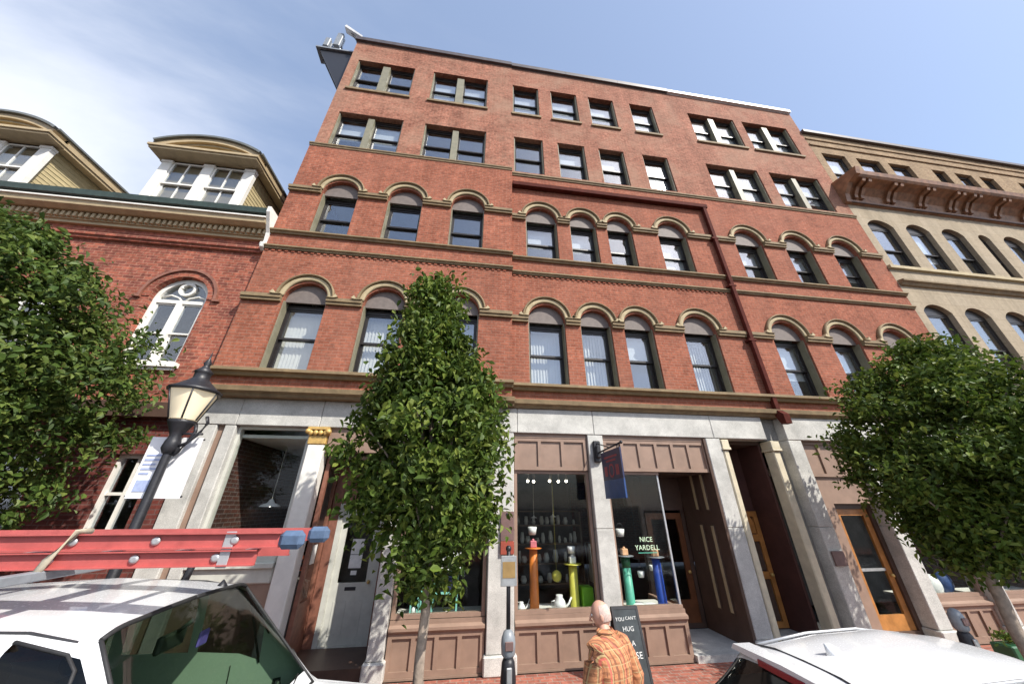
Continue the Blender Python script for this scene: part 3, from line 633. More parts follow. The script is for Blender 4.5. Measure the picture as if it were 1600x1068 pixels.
# left vestibule with pale door
MB().box(-2.69, -1.34, -.02, 1.1, 0, .2).build('step', 'brown_dk', BB)
g = MB().box(-2.70, -2.63, .28, .36, .2, 3.3).box(-2.70, -2.63, .85, .93, .2, 3.3).box(-2.70, -2.63, .36, .85, .2, .95).box(-2.70, -2.63, .36, .85, 3.2, 3.3).build('side_window', 'redbrown', BB)
MB().box(-2.67, -2.66, .36, .85, .95, 3.2).build('pane', 'glass_shop', g)
MB().box(-2.62, -2.46, .90, 1.04, .2, 3.2).box(-1.52, -1.34, .90, 1.04, .2, 3.2).box(-2.46, -1.52, .92, 1.04, 2.50, 3.2).build('door_surround', 'redbrown', BB)
MB().frame(-2.458, -1.522, .2, 2.498, .09, .90, 1.03, wb=.02).build('door_frame', 'offwhite', BB)
d = MB().frame(-2.366, -1.614, .222, 2.40, .115, .935, .985, wb=.92).build('door', 'offwhite', BB)
MB().box(-2.25, -1.73, .955, .963, 1.142, 2.285).build('pane', 'glass_shop', d)
MB().box(-2.09, -1.89, .925, .934, 1.02, 1.075).build('mail_slot', 'black_sl', d)
for a, b in ((-2.25, -2.02), (-1.97, -1.73)): MB().box(a, b, .927, .934, .36, .86).build('panel', 'offwhite', d)
MB().ball((-1.67, .90, 1.15), .032).build('knob', 'gold', d)
MB().box(-2.69, -1.34, .28, 1.1, 3.3, 3.36).build('vestibule_ceiling', 'brown', BB)
MB().box(-2.69, -1.34, .05, .2, 3.40, 3.857).build('transom_panel', 'brown', BB)
# right shop with oak door
MB().box(7.975, 8.36, .10, .2, 0, 3.05).box(8.36, 9.455, .10, .2, 2.50, 3.05).build('door_surround', 'brown', BB)
panels_row(7.98, 9.45, 3.06, 3.85, 3)
MB().frame(8.363, 9.453, .1, 2.498, .10, .22, .34).build('door_frame', 'brown_dk', BB)
wood_door(8.47, 9.34, .12, 2.39, .26, .46, st=.13)
MB().box(8.60, 9.21, .265, .30, 1.20, 1.25).build('door_rail', 'steel', BB)
MB().box(7.975, 9.455, -.06, .22, 0, .098).build('step', 'granite', BB)
panels_row(9.81, 11.19, 3.06, 3.85, 3); shopwin(9.81, 11.19, .743, 3.057); bulkhead(9.81, 11.19, 4)
panels_row(11.56, 13.49, 3.06, 3.85, 4); shopwin(11.56, 13.49, .743, 3.057); bulkhead(11.56, 13.49, 4)
# rooms behind the glass
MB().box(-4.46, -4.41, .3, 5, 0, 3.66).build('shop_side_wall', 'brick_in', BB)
MB().box(-4.41, -2.72, .21, 5, 3.66, 3.72).build('shop_ceiling', 'ceiling', BB)
MB().box(-4.41, -2.6, 5, 5.1, 0, 3.66).build('shop_back_wall', 'plaster', BB)
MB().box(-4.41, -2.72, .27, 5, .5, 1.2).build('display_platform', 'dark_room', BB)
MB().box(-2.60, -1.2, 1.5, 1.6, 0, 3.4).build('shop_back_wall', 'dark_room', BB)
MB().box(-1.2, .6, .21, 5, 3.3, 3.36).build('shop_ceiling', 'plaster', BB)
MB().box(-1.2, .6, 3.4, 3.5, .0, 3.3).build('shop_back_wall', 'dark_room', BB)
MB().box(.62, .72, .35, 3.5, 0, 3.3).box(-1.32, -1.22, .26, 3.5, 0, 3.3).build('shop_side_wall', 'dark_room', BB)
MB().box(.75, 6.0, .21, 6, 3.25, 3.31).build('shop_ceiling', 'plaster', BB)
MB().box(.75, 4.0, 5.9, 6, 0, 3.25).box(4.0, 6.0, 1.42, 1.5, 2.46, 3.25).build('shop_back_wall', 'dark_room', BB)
MB().box(.75, 4.3, .21, 6, -.02, .02).build('shop_floor', 'floor_wood', BB)
for a, b in ((-1.05, .53), (1.05, 2.64), (3.03, 4.17), (9.81, 11.19), (11.56, 13.49)):
    MB().box(a, b, .265, 1.0, .66, .70).build('display_shelf', 'white', BB)
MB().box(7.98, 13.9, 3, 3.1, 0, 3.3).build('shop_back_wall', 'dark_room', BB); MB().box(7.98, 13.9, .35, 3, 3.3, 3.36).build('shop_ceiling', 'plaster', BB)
o = text('NICE', 'letter', .12, (3.73, .135, 1.85), BB, 'window_lettering'); text('YARDELL', 'letter', .12, (3.73, .135, 1.71), BB, 'window_lettering')
MB().box(3.53, 3.93, .132, .138, 1.62, 1.632).build('lettering_rule', 'teal', BB)

# ================================================================== left building with dormers
LB = thing('dormered_building', (-10.6, 0, 0), 'older red brick building with white arched windows, dentilled cornice and two curved-roof dormers', 'building')
LX0 = -17.0; LC = [-6.56, -9.05, -11.55, -14.05]
wall('wall', 'brick_left', LB, hole_rect(LX0, XL-.003, 4.25, 8.75), [hole_arch(c-.57, c+.57, 5.06, 6.62) for c in LC], .02, .3)
gfw = [(-6.24, -5.56), (-8.3, -7.3), (-10.4, -9.4), (-12.5, -11.5)]
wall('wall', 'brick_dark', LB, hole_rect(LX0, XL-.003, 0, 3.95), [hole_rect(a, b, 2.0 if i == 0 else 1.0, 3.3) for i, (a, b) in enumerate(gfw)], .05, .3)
MB().box(LX0, XL-.003, -.12, .3, 3.95, 4.12).box(LX0, XL-.003, -.04, .3, 4.12, 4.25).build('shop_cornice', 'brown_dk', LB)
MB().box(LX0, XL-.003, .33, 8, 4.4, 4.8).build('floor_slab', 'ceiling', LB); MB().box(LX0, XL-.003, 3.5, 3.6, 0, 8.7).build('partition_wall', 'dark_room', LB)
for i, (a, b) in enumerate(gfw):
    z0 = 2.0 if i == 0 else 1.0; c = (a+b)/2
    w = MB().frame(a, b, z0, 3.3, .06, .14, .24).box(c-.022, c+.022, .15, .23, z0+.06, 3.24).box(a+.06, b-.06, .152, .228, 2.62, 2.67).build('window', 'white', LB)
    MB().box(a+.05, b-.05, .19, .198, z0+.05, 3.25).build('pane', 'glass_left', w)
    MB().box(a-.08, b+.08, -.03, .2, z0-.09, z0-.002).build('window_sill', 'white', LB)
def larch(c):
    zi, r, y = 6.62, .57, .02
    # outer white casing (arched)
    n = 20; mb = MB()
    def band(ra, rb, y0, y1, zb):
        pts = [(c+ra, zb)]+arc(c, zi, ra, 0, PI, n)+[(c-ra, zb)]; q = [(c+rb, zb)]+arc(c, zi, rb, 0, PI, n)+[(c-rb, zb)]
        mb.rings([[(p[0], y0, p[1]), (s_[0], y0, s_[1]), (s_[0], y1, s_[1]), (p[0], y1, p[1])] for p, s_ in zip(pts, q)], smooth=False)
    band(r-.005, r-.10, y+.10, y+.24, 5.065)
    mb.box(c-.055, c+.055, y+.09, y+.23, 5.065, 6.60); mb.box(c-r+.10, c+r-.10, y+.095, y+.225, 6.53, 6.61); mb.box(c-r+.1, c+r-.1, y+.12, y+.22, 5.065, 5.14)
    w = mb.build('window', 'white', LB)
    # tracery roundel with two flanking curves
    tr = MB(); tr.rings([[(c+(rr)*math.cos(t), yy, 6.92+(rr)*math.sin(t)) for rr, yy in ((.12, y+.10), (.175, y+.10), (.175, y+.2), (.12, y+.2))] for t in [2*PI*k/18 for k in range(19)]], cap=False, smooth=False)
    for sg in (-1, 1):
        for a0 in (0.3, 1.2, 2.1): tr.ball((c+sg*.135*math.cos(a0), y+.12, 6.92+.135*math.sin(a0)), .035, (1, 1, 1), 6, 4)
        tr.tube([(c+sg*.03, y+.15, 6.62), (c+sg*.10, y+.15, 6.70), (c+sg*.28, y+.15, 6.76), (c+sg*.45, y+.15, 6.70)], .022, 6)
    tr.build('tracery', 'white', w)
    MB().prism(hole_arch(c-r+.05, c+r-.05, 6.57, 6.63), y+.155, y+.162).build('arch_pane', 'glass_left', w)
    for a, b in ((c-r+.1, c-.055), (c+.055, c+r-.1)):
        MB().frame(a, b, 5.78, 6.53, .035, y+.13, y+.17).build('sash', 'white', w); MB().frame(a, b, 5.14, 5.82, .035, y+.175, y+.215).build('sash', 'white', w)
        MB().box(a+.03, b-.03, y+.145, y+.152, 5.81, 6.50).build('pane', 'glass_left', w); MB().box(a+.03, b-.03, y+.19, y+.197, 5.17, 5.79).build('pane', 'glass_left', w)
    MB().box(c-r-.10, c+r+.10, y-.10, y+.12, 4.96, 5.055).box(c-r-.05, c+r+.05, y-.06, y+.0, 4.90, 4.958).build('window_sill', 'white', LB)
    # brick arch ring and label
    for ra, rb, pr, mt, nm in ((r+.005, r+.15, .02, 'brick_left', 'arch_ring'), (r+.155, r+.215, .06, 'redbrown', 'hood_mould')):
        MB().rings([[(c+rr*math.cos(t), yy, zi+rr*math.sin(t)) for rr, yy in ((ra, y+.01), (ra, y-pr), (rb, y-pr), (rb, y+.01))] for t in [PI*(-.0+k/22) for k in range(23)]], smooth=False).build(nm, mt, LB)
    for sg in (-1, 1): MB().box(c+sg*(r+.15), c+sg*(r+.30), y-.06, y+.01, zi-.05, zi-.004).build('label_stop', 'redbrown', LB)
for c in LC: larch(c)
# cornice
XE = -5.24
MB().prismx([(.01, 8.02), (-.05, 8.04), (-.05, 8.10), (-.09, 8.11), (-.09, 8.18), (.01, 8.19)], LX0, XE).build('string_course', 'brick_left', LB)
MB().box(LX0, XE, -.06, .02, 8.42, 8.50).build('cornice_bed', 'tan_trim', LB)
MB().box(LX0, XE, -.10, .02, 8.50, 8.68).build('cornice_frieze', 'tan_trim', LB)
mb = MB(); x = LX0+.05
while x < XE-.06: mb.box(x, x+.065, -.17, -.102, 8.53, 8.66); x += .125
mb.build('dentil_course', 'tan_trim', LB, kind='stuff')
MB().prismx([(.02, 8.682), (-.22, 8.682), (-.34, 8.74), (-.36, 8.86), (.02, 8.86)], LX0, XE).build('cornice_soffit', 'tan_trim', LB)
MB().box(LX0, XE, -.40, .0, 8.862, 8.90).build('cornice_lip', 'white', LB)
MB().prismx([(-.30, 8.903), (-.44, 8.96), (-.47, 9.10), (-.43, 9.10), (-.40, 8.98), (-.30, 8.94)], LX0, XE).build('gutter', 'gutter', LB)
MB().prismx([(-.32, 8.905), (-.32, 9.02), (6, 13.2), (6, 9.0)], LX0, XE).build('roof', 'slate', LB)
# white scroll console closing the cornice
sc = [(-.02, 8.06), (-.12, 8.04), (-.22, 8.10), (-.24, 8.22), (-.16, 8.30), (-.20, 8.55), (-.34, 8.80), (-.46, 9.0), (-.47, 9.16), (-.02, 9.16)]
mb = MB().prismx(sc, XE+.004, XL-.006)
mb.tube([(XE-.01, -.15, 8.18), (XL+.004, -.15, 8.18)], .085, 12).build('scroll_console', 'white', LB)
def dormer(c):
    y = .40; hw = 1.10; zb, zt = 9.35, 11.46
    D_ = MB().box(c-hw-.02, c+hw+.02, y+.13, y+.2, zb, zt-.1)
    d = D_.build('dormer', 'tan_trim', LB)
    for a in (c-hw-.13, c-.13, c+hw-.13):
        MB().box(a, a+.26, y-.02, y+.125, zb, zt-.06, .015).box(a-.02, a+.28, y-.045, y+.125, zt-.15, zt-.062, .01).build('post', 'white', d)
    for a, b in ((c-hw+.132, c-.132), (c+.132, c+hw-.132)):
        m = (a+b)/2; zm = 10.55
        MB().frame(a, b, zm-.03, zt-.07, .05, y+.02, y+.07).box(m-.018, m+.018, y+.025, y+.065, zm, zt-.12).build('upper_sash', 'white', d)
        MB().frame(a, b, zb, zm+.03, .05, y+.075, y+.12).box(m-.018, m+.018, y+.08, y+.115, zb+.05, zm-.02).build('lower_sash', 'white', d)
        for p, q in ((a+.05, m-.018), (m+.018, b-.05)):
            MB().box(p, q, y+.04, y+.046, zm+.02, zt-.12).build('pane', 'glass_left', d); MB().box(p, q, y+.095, y+.101, zb+.05, zm-.02).build('pane', 'glass_left', d)
    # clapboard cheeks
    for sg in (-1, 1):
        xx = c+sg*(hw+.02); z = 9.3
        while z < zt-.02:
            ye = max(y+.3, (z-9.02)/.7-.1); za = min(z+.118, zt)
            MB().prismx([(y+.126, z), (ye, z), (ye, za), (y+.126, za)], xx-sg*.03, xx+sg*.006).add(MB().box(xx, xx+sg*.016, y+.126, ye, z, z+.02)).build('clapboard', 'clap', d)
            z += .12
    # segmental barrel roof, boxed eaves, pediment
    ew = hw+.30; rise = .42; Rr = (ew*ew+rise*rise)/(2*rise); al = math.asin(ew/Rr); cz = 11.78+rise-Rr
    A = lambda rr, n=18: arc(c, cz, rr, PI/2-al, PI/2+al, n)
    def barrel(ra, rb, y0, y1, nm, mt, n=18):
        MB().rings([[(p[0], y0, p[1]), (q[0], y0, q[1]), (q[0], y1, q[1]), (p[0], y1, p[1])] for p, q in zip(A(ra), A(rb))], smooth=False).build(nm, mt, d)
    barrel(Rr-.04, Rr+.03, .02, 6.0, 'roof', 'roofedge'); barrel(Rr-.20, Rr-.045, .09, .40, 'cornice', 'tan_trim'); barrel(Rr-.27, Rr-.205, .17, .40, 'inner_moulding', 'stone_lt')
    MB().prism([(c-ew+.1, 11.50)]+[(c+ew-.1, 11.50)]+[p for p in arc(c, cz, Rr-.26, PI/2-al*.94, PI/2+al*.94, 16)], .27, .42).build('pediment', 'tan_trim', d)
    MB().prism([(c-ew+.5, 11.60)]+[(c+ew-.5, 11.60)]+arc(c, cz, Rr-.36, PI/2-al*.60, PI/2+al*.60, 12), .255, .268).build('pediment_panel', 'stone_lt', d)
    MB().box(c-ew-.0, c+ew+.0, .04, .45, 11.46, 11.52).box(c-ew-.03, c+ew+.03, .0, .45, 11.523, 11.60).build('pediment_cornice', 'tan_trim', d)
    for sg in (-1, 1):
        a, b = (c+sg*(hw+.06), c+sg*ew)
        MB().box(a, b, .452, 4.6, 11.44, 11.52).build('soffit', 'tan_trim', d)
        MB().box(b-sg*.03, b+sg*.03, .452, 4.6, 11.523, 11.64).box(b-sg*.06, b+sg*.0, .452, 4.6, 11.643, 11.76).build('eave_fascia', 'tan_trim', d)
        MB().box(b-sg*.02, b+sg*.05, .1, 4.8, 11.763, 11.82).build('eave_edge', 'roofedge', d)
for c in (-7.90, -13.10): dormer(c)

# ================================================================== right building
RB = thing('stone_building', (20.8, 0, 0), 'tan limestone building with a copper cornice and buff brick attic storey', 'building')
X0, X1 = 14.055, 27.5
w4 = [(14.42, 15.6), (16.15, 17.36), (17.8, 18.95), (20.12, 20.85), (21.38, 22.34), (22.77, 23.6), (25.0, 26.1)]
w3 = [(14.40, 15.55, .3), (16.11, 17.18, .3), (17.75, 18.80, .3), (19.50, 20.06, .2), (20.74, 21.75, .3), (22.3, 23.3, .3), (23.9, 24.9, .3), (25.5, 26.5, .3)]
w2 = [(14.38, 15.50, .3), (16.00, 17.05, .3), (17.66, 18.72, .3), (19.4, 20.4, .3), (21.1, 22.1, .3), (22.8, 23.8, .3), (24.5, 25.5, .3)]
wall('wall', 'limestone', RB, hole_rect(X0, X1, 4.2, 12.95), [hole_arch(a, b, 9.87, 11.86, 10, s) for a, b, s in w3]+[hole_arch(a, b, 5.88, 8.06, 10, s) for a, b, s in w2], 0, .32)
wall('wall', 'brick_tan', RB, hole_rect(X0, X1, 12.95, 17.3), [hole_rect(a, b, 14.05, 16.05) for a, b in w4], 0, .36)
gw = [(14.7, 16.6), (17.4, 19.3), (20.1, 22.0), (22.8, 24.7)]
wall('wall', 'limestone', RB, hole_rect(X0, X1, 0, 4.2), [hole_rect(a, b, .9, 3.4) for a, b in gw], .02, .3)
for a, b in gw:
    f = MB().frame(a, b, .9, 3.4, .08, .18, .28).build('shop_window', 'brown_dk', RB); MB().box(a+.07, b-.07, .22, .23, .97, 3.33).build('pane', 'glass_shop', f)
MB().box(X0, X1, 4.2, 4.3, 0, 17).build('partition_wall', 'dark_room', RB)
for z in (4.0, 8.6, 12.5, 16.7): MB().box(X0, X1, .43, 4.2, z, z+.4).build('floor_slab', 'ceiling', RB)
MB().box(X0, X0+.2, .43, 10, 0, 17.3).box(X1-.2, X1, .43, 10, 0, 17.3).build('side_wall', 'brick_tan', RB)
def swin(a, b, z0, z1, y, seg=0, cover=None):
    mb = MB().frame(a+.004, b-.004, z0+.01, z1, .06, y, y+.09)
    if seg:
        pts = hole_arch(a+.004, b-.004, z1, z1+.001, 10, seg-.006)[2:]; mb.prism(pts, y+.0, y+.08)
    w = mb.build('window', 'frame', RB)
    zm = z0+(z1-z0)*.45
    sash(w, a+.065, b-.065, zm-.02, z1-.065, y+.01); sash(w, a+.065, b-.065, z0+.075, zm+.03, y+.06)
    if cover is not None: roller(w, a+.06, b-.06, z0+(z1-z0)*cover, z1-.06, y+.14)
for i, (a, b, s) in enumerate(w3): swin(a, b, 9.87, 11.86, .13, s, (None, .3, None, None, .4, None, .5, None)[i])
for i, (a, b, s) in enumerate(w2): swin(a, b, 5.88, 8.06, .13, s)
for i, (a, b) in enumerate(w4): swin(a, b, 14.06, 16.04, .12, 0, (.1, .2, .15, None, .1, None, .2)[i])
def rc(x0, x1, prof, mat, nm): MB().prismx(prof, x0, x1).build(nm, mat, RB)
rc(X0, X1, [(.0, 9.72), (-.09, 9.74), (-.09, 9.86), (.0, 9.87)], 'stone_lt', 'sill_course')
rc(X0+.04, X1, [(.0, 9.02), (-.06, 9.04), (-.10, 9.12), (-.16, 9.16), (-.16, 9.22), (.0, 9.25)], 'stone', 'string_course')
rc(X0, X1, [(.0, 5.72), (-.10, 5.74), (-.10, 5.87), (.0, 5.88)], 'stone_lt', 'sill_course')
rc(X0, X1, [(.0, 5.16), (-.08, 5.18), (-.16, 5.28), (-.16, 5.34), (.0, 5.36)], 'stone_lt', 'string_course')
rc(X0, X1, [(.0, 4.2), (-.2, 4.22), (-.26, 4.4), (-.26, 4.48), (.0, 4.5)], 'stone_lt', 'shop_cornice')
rc(X0, X1, [(.0, 16.48), (-.05, 16.49), (-.05, 16.56), (.0, 16.57)], 'brick_tan', 'brick_band'); rc(X0, X1, [(.0, 16.9), (-.04, 16.91), (-.04, 16.97), (.0, 16.98)], 'brick_tan', 'brick_band')
MB().box(X0-.02, X1, -.12, .5, 17.303, 17.46).build('coping', 'coping', RB)
# copper cornice with paired brackets
CX0 = 14.10
rc(CX0, X1, [(.0, 12.86), (-.08, 12.88), (-.10, 13.02), (-.06, 13.06), (-.14, 13.30), (-.34, 13.52), (-.52, 13.60), (-.66, 13.62), (-.72, 13.70), (-.76, 13.86), (-.70, 13.90), (.0, 14.02)], 'copper', 'copper_cornice')
MB().prismx([(.0, 12.84), (-.13, 12.86), (-.20, 13.2), (-.46, 13.52), (-.78, 13.62), (-.86, 13.9), (.0, 14.0)], CX0-.20, CX0-.004).build('cornice_end', 'copper', RB)
bx = [14.55, 16.0, 17.5, 18.95, 19.75, 21.2, 22.7, 24.2, 25.7]; bme = None
for i, b in enumerate(bx):
    for dxx in (-.14, .14):
        if bme is None:
            o = MB().prismx([(-.06, 13.08), (-.17, 13.10), (-.20, 13.22), (-.36, 13.45), (-.60, 13.50), (-.64, 13.60), (-.50, 13.61), (-.33, 13.535), (-.13, 13.32)], b+dxx-.07, b+dxx+.07).build('bracket', 'copper', RB); bme = o.data; bo = WORG[o]-Vector((b+dxx, 0, 0))
        else: place('bracket', bme, bo+Vector((b+dxx, 0, 0)), RB)
rc(CX0, X1, [(-.10, 12.875), (-.125, 12.88), (-.125, 12.94), (-.10, 12.945)], 'copper_dk', 'cornice_bead')

# ================================================================== rooftop antennas
def antenna(loc, h, label, w=.3):
    t = thing('cell_antenna', loc, label, 'antenna', 'antennas on the roof corner'); x, y, z = loc
    MB().tube([(x, y, z), (x, y, z+h)], .05, 8).build('mast', 'steel', t)
    MB().box(x-w/2-.06, x+w/2-.06, y-.22, y-.08, z+h*.3, z+h*1.02, .02).build('panel', 'greymetal', t)
    MB().box(x-.06, x+.06, y-.08, y+.06, z+h*.45, z+h*.55).build('clamp', 'iron', t)
    for a in (.35, .5, .65): MB().tube([(x, y, z+h*a), (x-.28, y-.05, z+h*a+.08)], .02, 6).build('arm', 'iron', t)
t = thing('antenna_platform', (-5.85, .5, 16.2), 'dark steel bracket platform hung on the side wall below the roof corner', 'platform')
for ya, yb in ((.30, .38), (.62, .70)): MB().prism([(-5.16, 15.6), (-5.16, 18.5), (-6.6, 18.5)], ya, yb).build('gusset', 'iron', t)
MB().prism([(-5.18, 16.2), (-5.18, 18.45), (-6.35, 18.45)], .385, .615).build('equipment_box', 'iron', t)
MB().box(-6.72, -5.16, .22, .80, 18.503, 18.58).build('deck', 'greymetal', t)
antenna((-6.42, .5, 18.583), .85, 'short panel antenna on the outer end of the steel platform', .2)
antenna((-6.05, .5, 18.583), 1.35, 'taller panel antenna on the steel platform next to the wall', .24)
t = thing('tilted_antenna', (-5.5, .3, 18.9), 'white tilted strip antenna rising above the upper left roof corner', 'antenna')
MB().prism([(-5.10, 19.45), (-5.16, 19.62), (-5.92, 20.28), (-5.96, 20.14)], .10, .34).build('strip', 'coping_br', t)
MB().tube([(-5.12, .22, 18.9), (-5.2, .22, 19.6)], .035, 6).build('mast', 'iron', t); MB().tube([(-5.12, .22, 18.95), (-5.75, .22, 20.05)], .02, 6).build('stay', 'iron', t)

# ================================================================== trees
def profile_radius(prof, z):
    for (z0, r0), (z1, r1) in zip(prof, prof[1:]):
        if z0 <= z <= z1: return r0+(r1-r0)*(z-z0)/(z1-z0)
    return 0
def tree(loc, prof, nclump, per, seed, label, lean=(0, 0), leaf='leaf', tr=.055, fork=1.75, ls=.074, ry=1.0):
    g = np.random.default_rng(seed); x0, y0, _ = loc; z0, z1 = prof[0][0], prof[-1][0]
    t = thing('street_tree', loc, label, 'tree', 'street trees in the sidewalk')
    ax = lambda z: (x0+lean[0]*(z-fork)/(z1-fork) if z > fork else x0, y0+lean[1]*(z-fork)/(z1-fork) if z > fork else y0)
    pts = [(x0+.012*math.sin(i*1.7), y0+.01*math.cos(i*2.1), fork*i/5) for i in range(6)]+[ax(fork+(z1-fork)*k)+(fork+(z1-fork)*k,) for k in (.25, .5, .75, .93)]
    MB().tube(pts, [tr*1.35, tr*1.1, tr*1.03, tr, tr*.97, tr*.95, tr*.7, tr*.45, tr*.25, .008], 10).build('trunk', 'bark', t)
    cl = []
    while len(cl) < nclump:
        z = g.uniform(z0, z1); rr = profile_radius(prof, z)
        if g.uniform() > (rr/max(p[1] for p in prof))**1.2+.12: continue
        a = g.uniform(0, 2*PI); q = math.sqrt(g.uniform(.12, 1.0))*rr*(g.uniform(.82, 1.04) if g.uniform() > .16 else g.uniform(1.04, 1.22))
        cx, cy = ax(z); cl.append((cx+q*math.cos(a), cy+q*math.sin(a)*ry, z, q/max(rr, .01)))
    for k in range(16):
        c = cl[int(g.integers(len(cl)))]; zs = max(fork-.05, fork+(c[2]-fork)*g.uniform(.15, .6)); b = ax(zs)+(zs,)
        if c[2]-zs < -.2: continue
        m = ((b[0]+c[0])/2, (b[1]+c[1])/2, (b[2]+c[2])/2-.08)
        MB().tube([b, m, c[:3]], [tr*.38, tr*.25, .006], 6).build('limb', 'bark', t)
    C = np.array(cl); n = len(C)*per
    ctr = np.repeat(C[:, :3], per, 0); sp = np.repeat(g.uniform(.09, .21, len(C)), per)
    P = ctr+np.clip(g.normal(size=(n, 3)), -1.7, 1.7)*sp[:, None]*np.array([1, 1, .8])
    nrm = g.normal(size=(n, 3)); nrm[:, 2] = np.abs(nrm[:, 2])+.35
    out = ctr-np.array([x0, y0, 0]); out[:, 2] = 0; nrm += out*.5; nrm /= np.linalg.norm(nrm, axis=1)[:, None]
    u = np.cross(nrm, g.normal(size=(n, 3))); u /= np.linalg.norm(u, axis=1)[:, None]; u[:, 2] -= .35; u /= np.linalg.norm(u, axis=1)[:, None]
    v = np.cross(nrm, u); v /= np.linalg.norm(v, axis=1)[:, None]
    L = ls*g.uniform(.5, 1.35, n)[:, None]; Wd = L*g.uniform(.24, .34, n)[:, None]
    bend = nrm*L*g.uniform(.02, .22, n)[:, None]; fold = nrm*Wd*.35
    V = np.stack([P-u*L*.5, P-u*L*.16+v*Wd+fold, P+u*L*.18+v*Wd*.85+fold-bend*.5, P+u*L*.55-bend*1.8, P+u*L*.18-v*Wd*.85+fold-bend*.5, P-u*L*.16-v*Wd+fold], 1).reshape(-1, 3)
    i = np.arange(n)*6
    F = np.concatenate([np.stack([i, i+1, i+2, i+3], 1), np.stack([i, i+3, i+4, i+5], 1)])
    me = bpy.data.meshes.new('crown'); me.from_pydata((V-np.array(loc)).tolist(), [], F.tolist()); me.materials.append(M[leaf])
    place('crown', me, loc, t, kind='stuff'); return t
YT = -2.42
tree((-.32, YT, 0), [(1.62, .1), (1.85, .36), (2.25, .70), (2.8, .98), (3.45, 1.03), (3.95, .86), (4.35, .66), (4.8, .46), (5.3, .32), (5.7, .2), (5.82, .05)], 250, 105, 3,
     'pyramid-shaped green street tree with a slim pale trunk, in front of the middle shopfront', lean=(-.34, .02), fork=1.72, ls=.09)
tree((-6.9, YT, 0), [(1.35, .5), (1.9, 1.5), (2.8, 2.05), (3.8, 2.2), (4.8, 1.9), (5.5, 1.25), (6.0, .65), (6.3, .15)], 520, 100, 5,
     'broad dense street tree beside the street lamp, covering the dormered building', leaf='leaf2', tr=.09, fork=1.6, lean=(.1, 0), ls=.085)
tree((7.50, YT, 0), [(1.6, .2), (2.0, .6), (2.5, 1.05), (2.9, 1.4), (3.4, 1.58), (4.0, 1.45), (4.45, 1.1), (4.8, .75), (5.1, .4), (5.25, .1)], 360, 100, 11,
     'spreading street tree behind the white hatchback, in front of the wooden shop door', leaf='leaf', tr=.07, fork=1.6, lean=(1.25, .05), ls=.085)
for tx in (-.32, -6.9, 7.5):
    o = MB().box(tx-.6, tx+.6, YT-.5, YT+.6, .001, .012).build('tree_pit', 'bark', kind='structure')

# ================================================================== street lamp with banner
LX, LY = -3.42, -2.58
t = thing('street_lamp', (LX, LY, 0), 'black street lamp with a tapered frosted lantern and finial, beside the left tree', 'street lamp')
MB().lathe((LX, LY, 0), [(.20, 0), (.20, .12), (.15, .18), (.15, .55), (.10, .62), (.09, .95), (.055, 1.0), (.042, 3.02), (.04, 3.06)], 14).build('post', 'iron', t)
MB().lathe((LX, LY, 3.0), [(.055, 0), (.085, .06), (.075, .14), (.055, .2), (.08, .26), (.12, .34), (.14, .38)], 14).build('lantern_holder', 'iron', t)
zl = 3.39
MB().lathe((LX, LY, zl), [(.14, .0), (.25, .34)], 6, cap=False).build('lantern_glass', 'lampglass', t)
mb = MB()
for k in range(6):
    a = 2*PI*k/6; mb.tube([(LX+.143*math.cos(a), LY+.143*math.sin(a), zl), (LX+.254*math.cos(a), LY+.254*math.sin(a), zl+.34)], .009, 5)
mb.build('lantern_cage', 'iron', t)
MB().lathe((LX, LY, zl+.34), [(.265, 0), (.275, .03), (.22, .06), (.12, .15), (.085, .19), (.085, .26), (.10, .28), (.05, .33), (.03, .37), (.045, .40), (.012, .47), (.004, .56)], 12).build('lantern_roof', 'iron', t)
mb = MB()
for dx_, dz in ((.16, 0), (.24, .1)):
    mb.tube([(LX+.06, LY, 2.98+dz), (LX+dx_*.6, LY, 3.02+dz), (LX+dx_, LY, 3.14+dz), (LX+dx_*1.2, LY, 3.26+dz), (LX+dx_*1.05, LY, 3.34+dz)], .018, 6)
mb.tube([(LX, LY, 3.23), (LX+.28, LY, 3.23)], .014, 6)
mb.build('scroll_bracket', 'iron', t)
b = thing('pole_banner', (LX-.02, LY+.09, 2.5), 'white rectangular banner with pale blue print strapped behind the lamp post', 'banner')
MB().box(LX-.30, LX+.25, LY+.085, LY+.095, 2.53, 3.20).build('banner_sheet', 'banner', b)
mb = MB()
for i, ww in enumerate((.16, .20, .13, .19, .10)): mb.box(LX-.27, LX-.27+ww, LY+.079, LY+.0845, 2.98-i*.05, 3.00-i*.05)
mb.build('printed_lines', 'bannerblue', b)
MB().box(LX-.255, LX-.095, LY+.079, LY+.0845, 2.60, 2.72).build('printed_block', 'bannerblue', b)
for z in (2.55, 3.18): MB().tube([(LX-.31, LY+.1, z), (LX+.26, LY+.1, z)], .012, 6).build('banner_rod', 'iron', b)

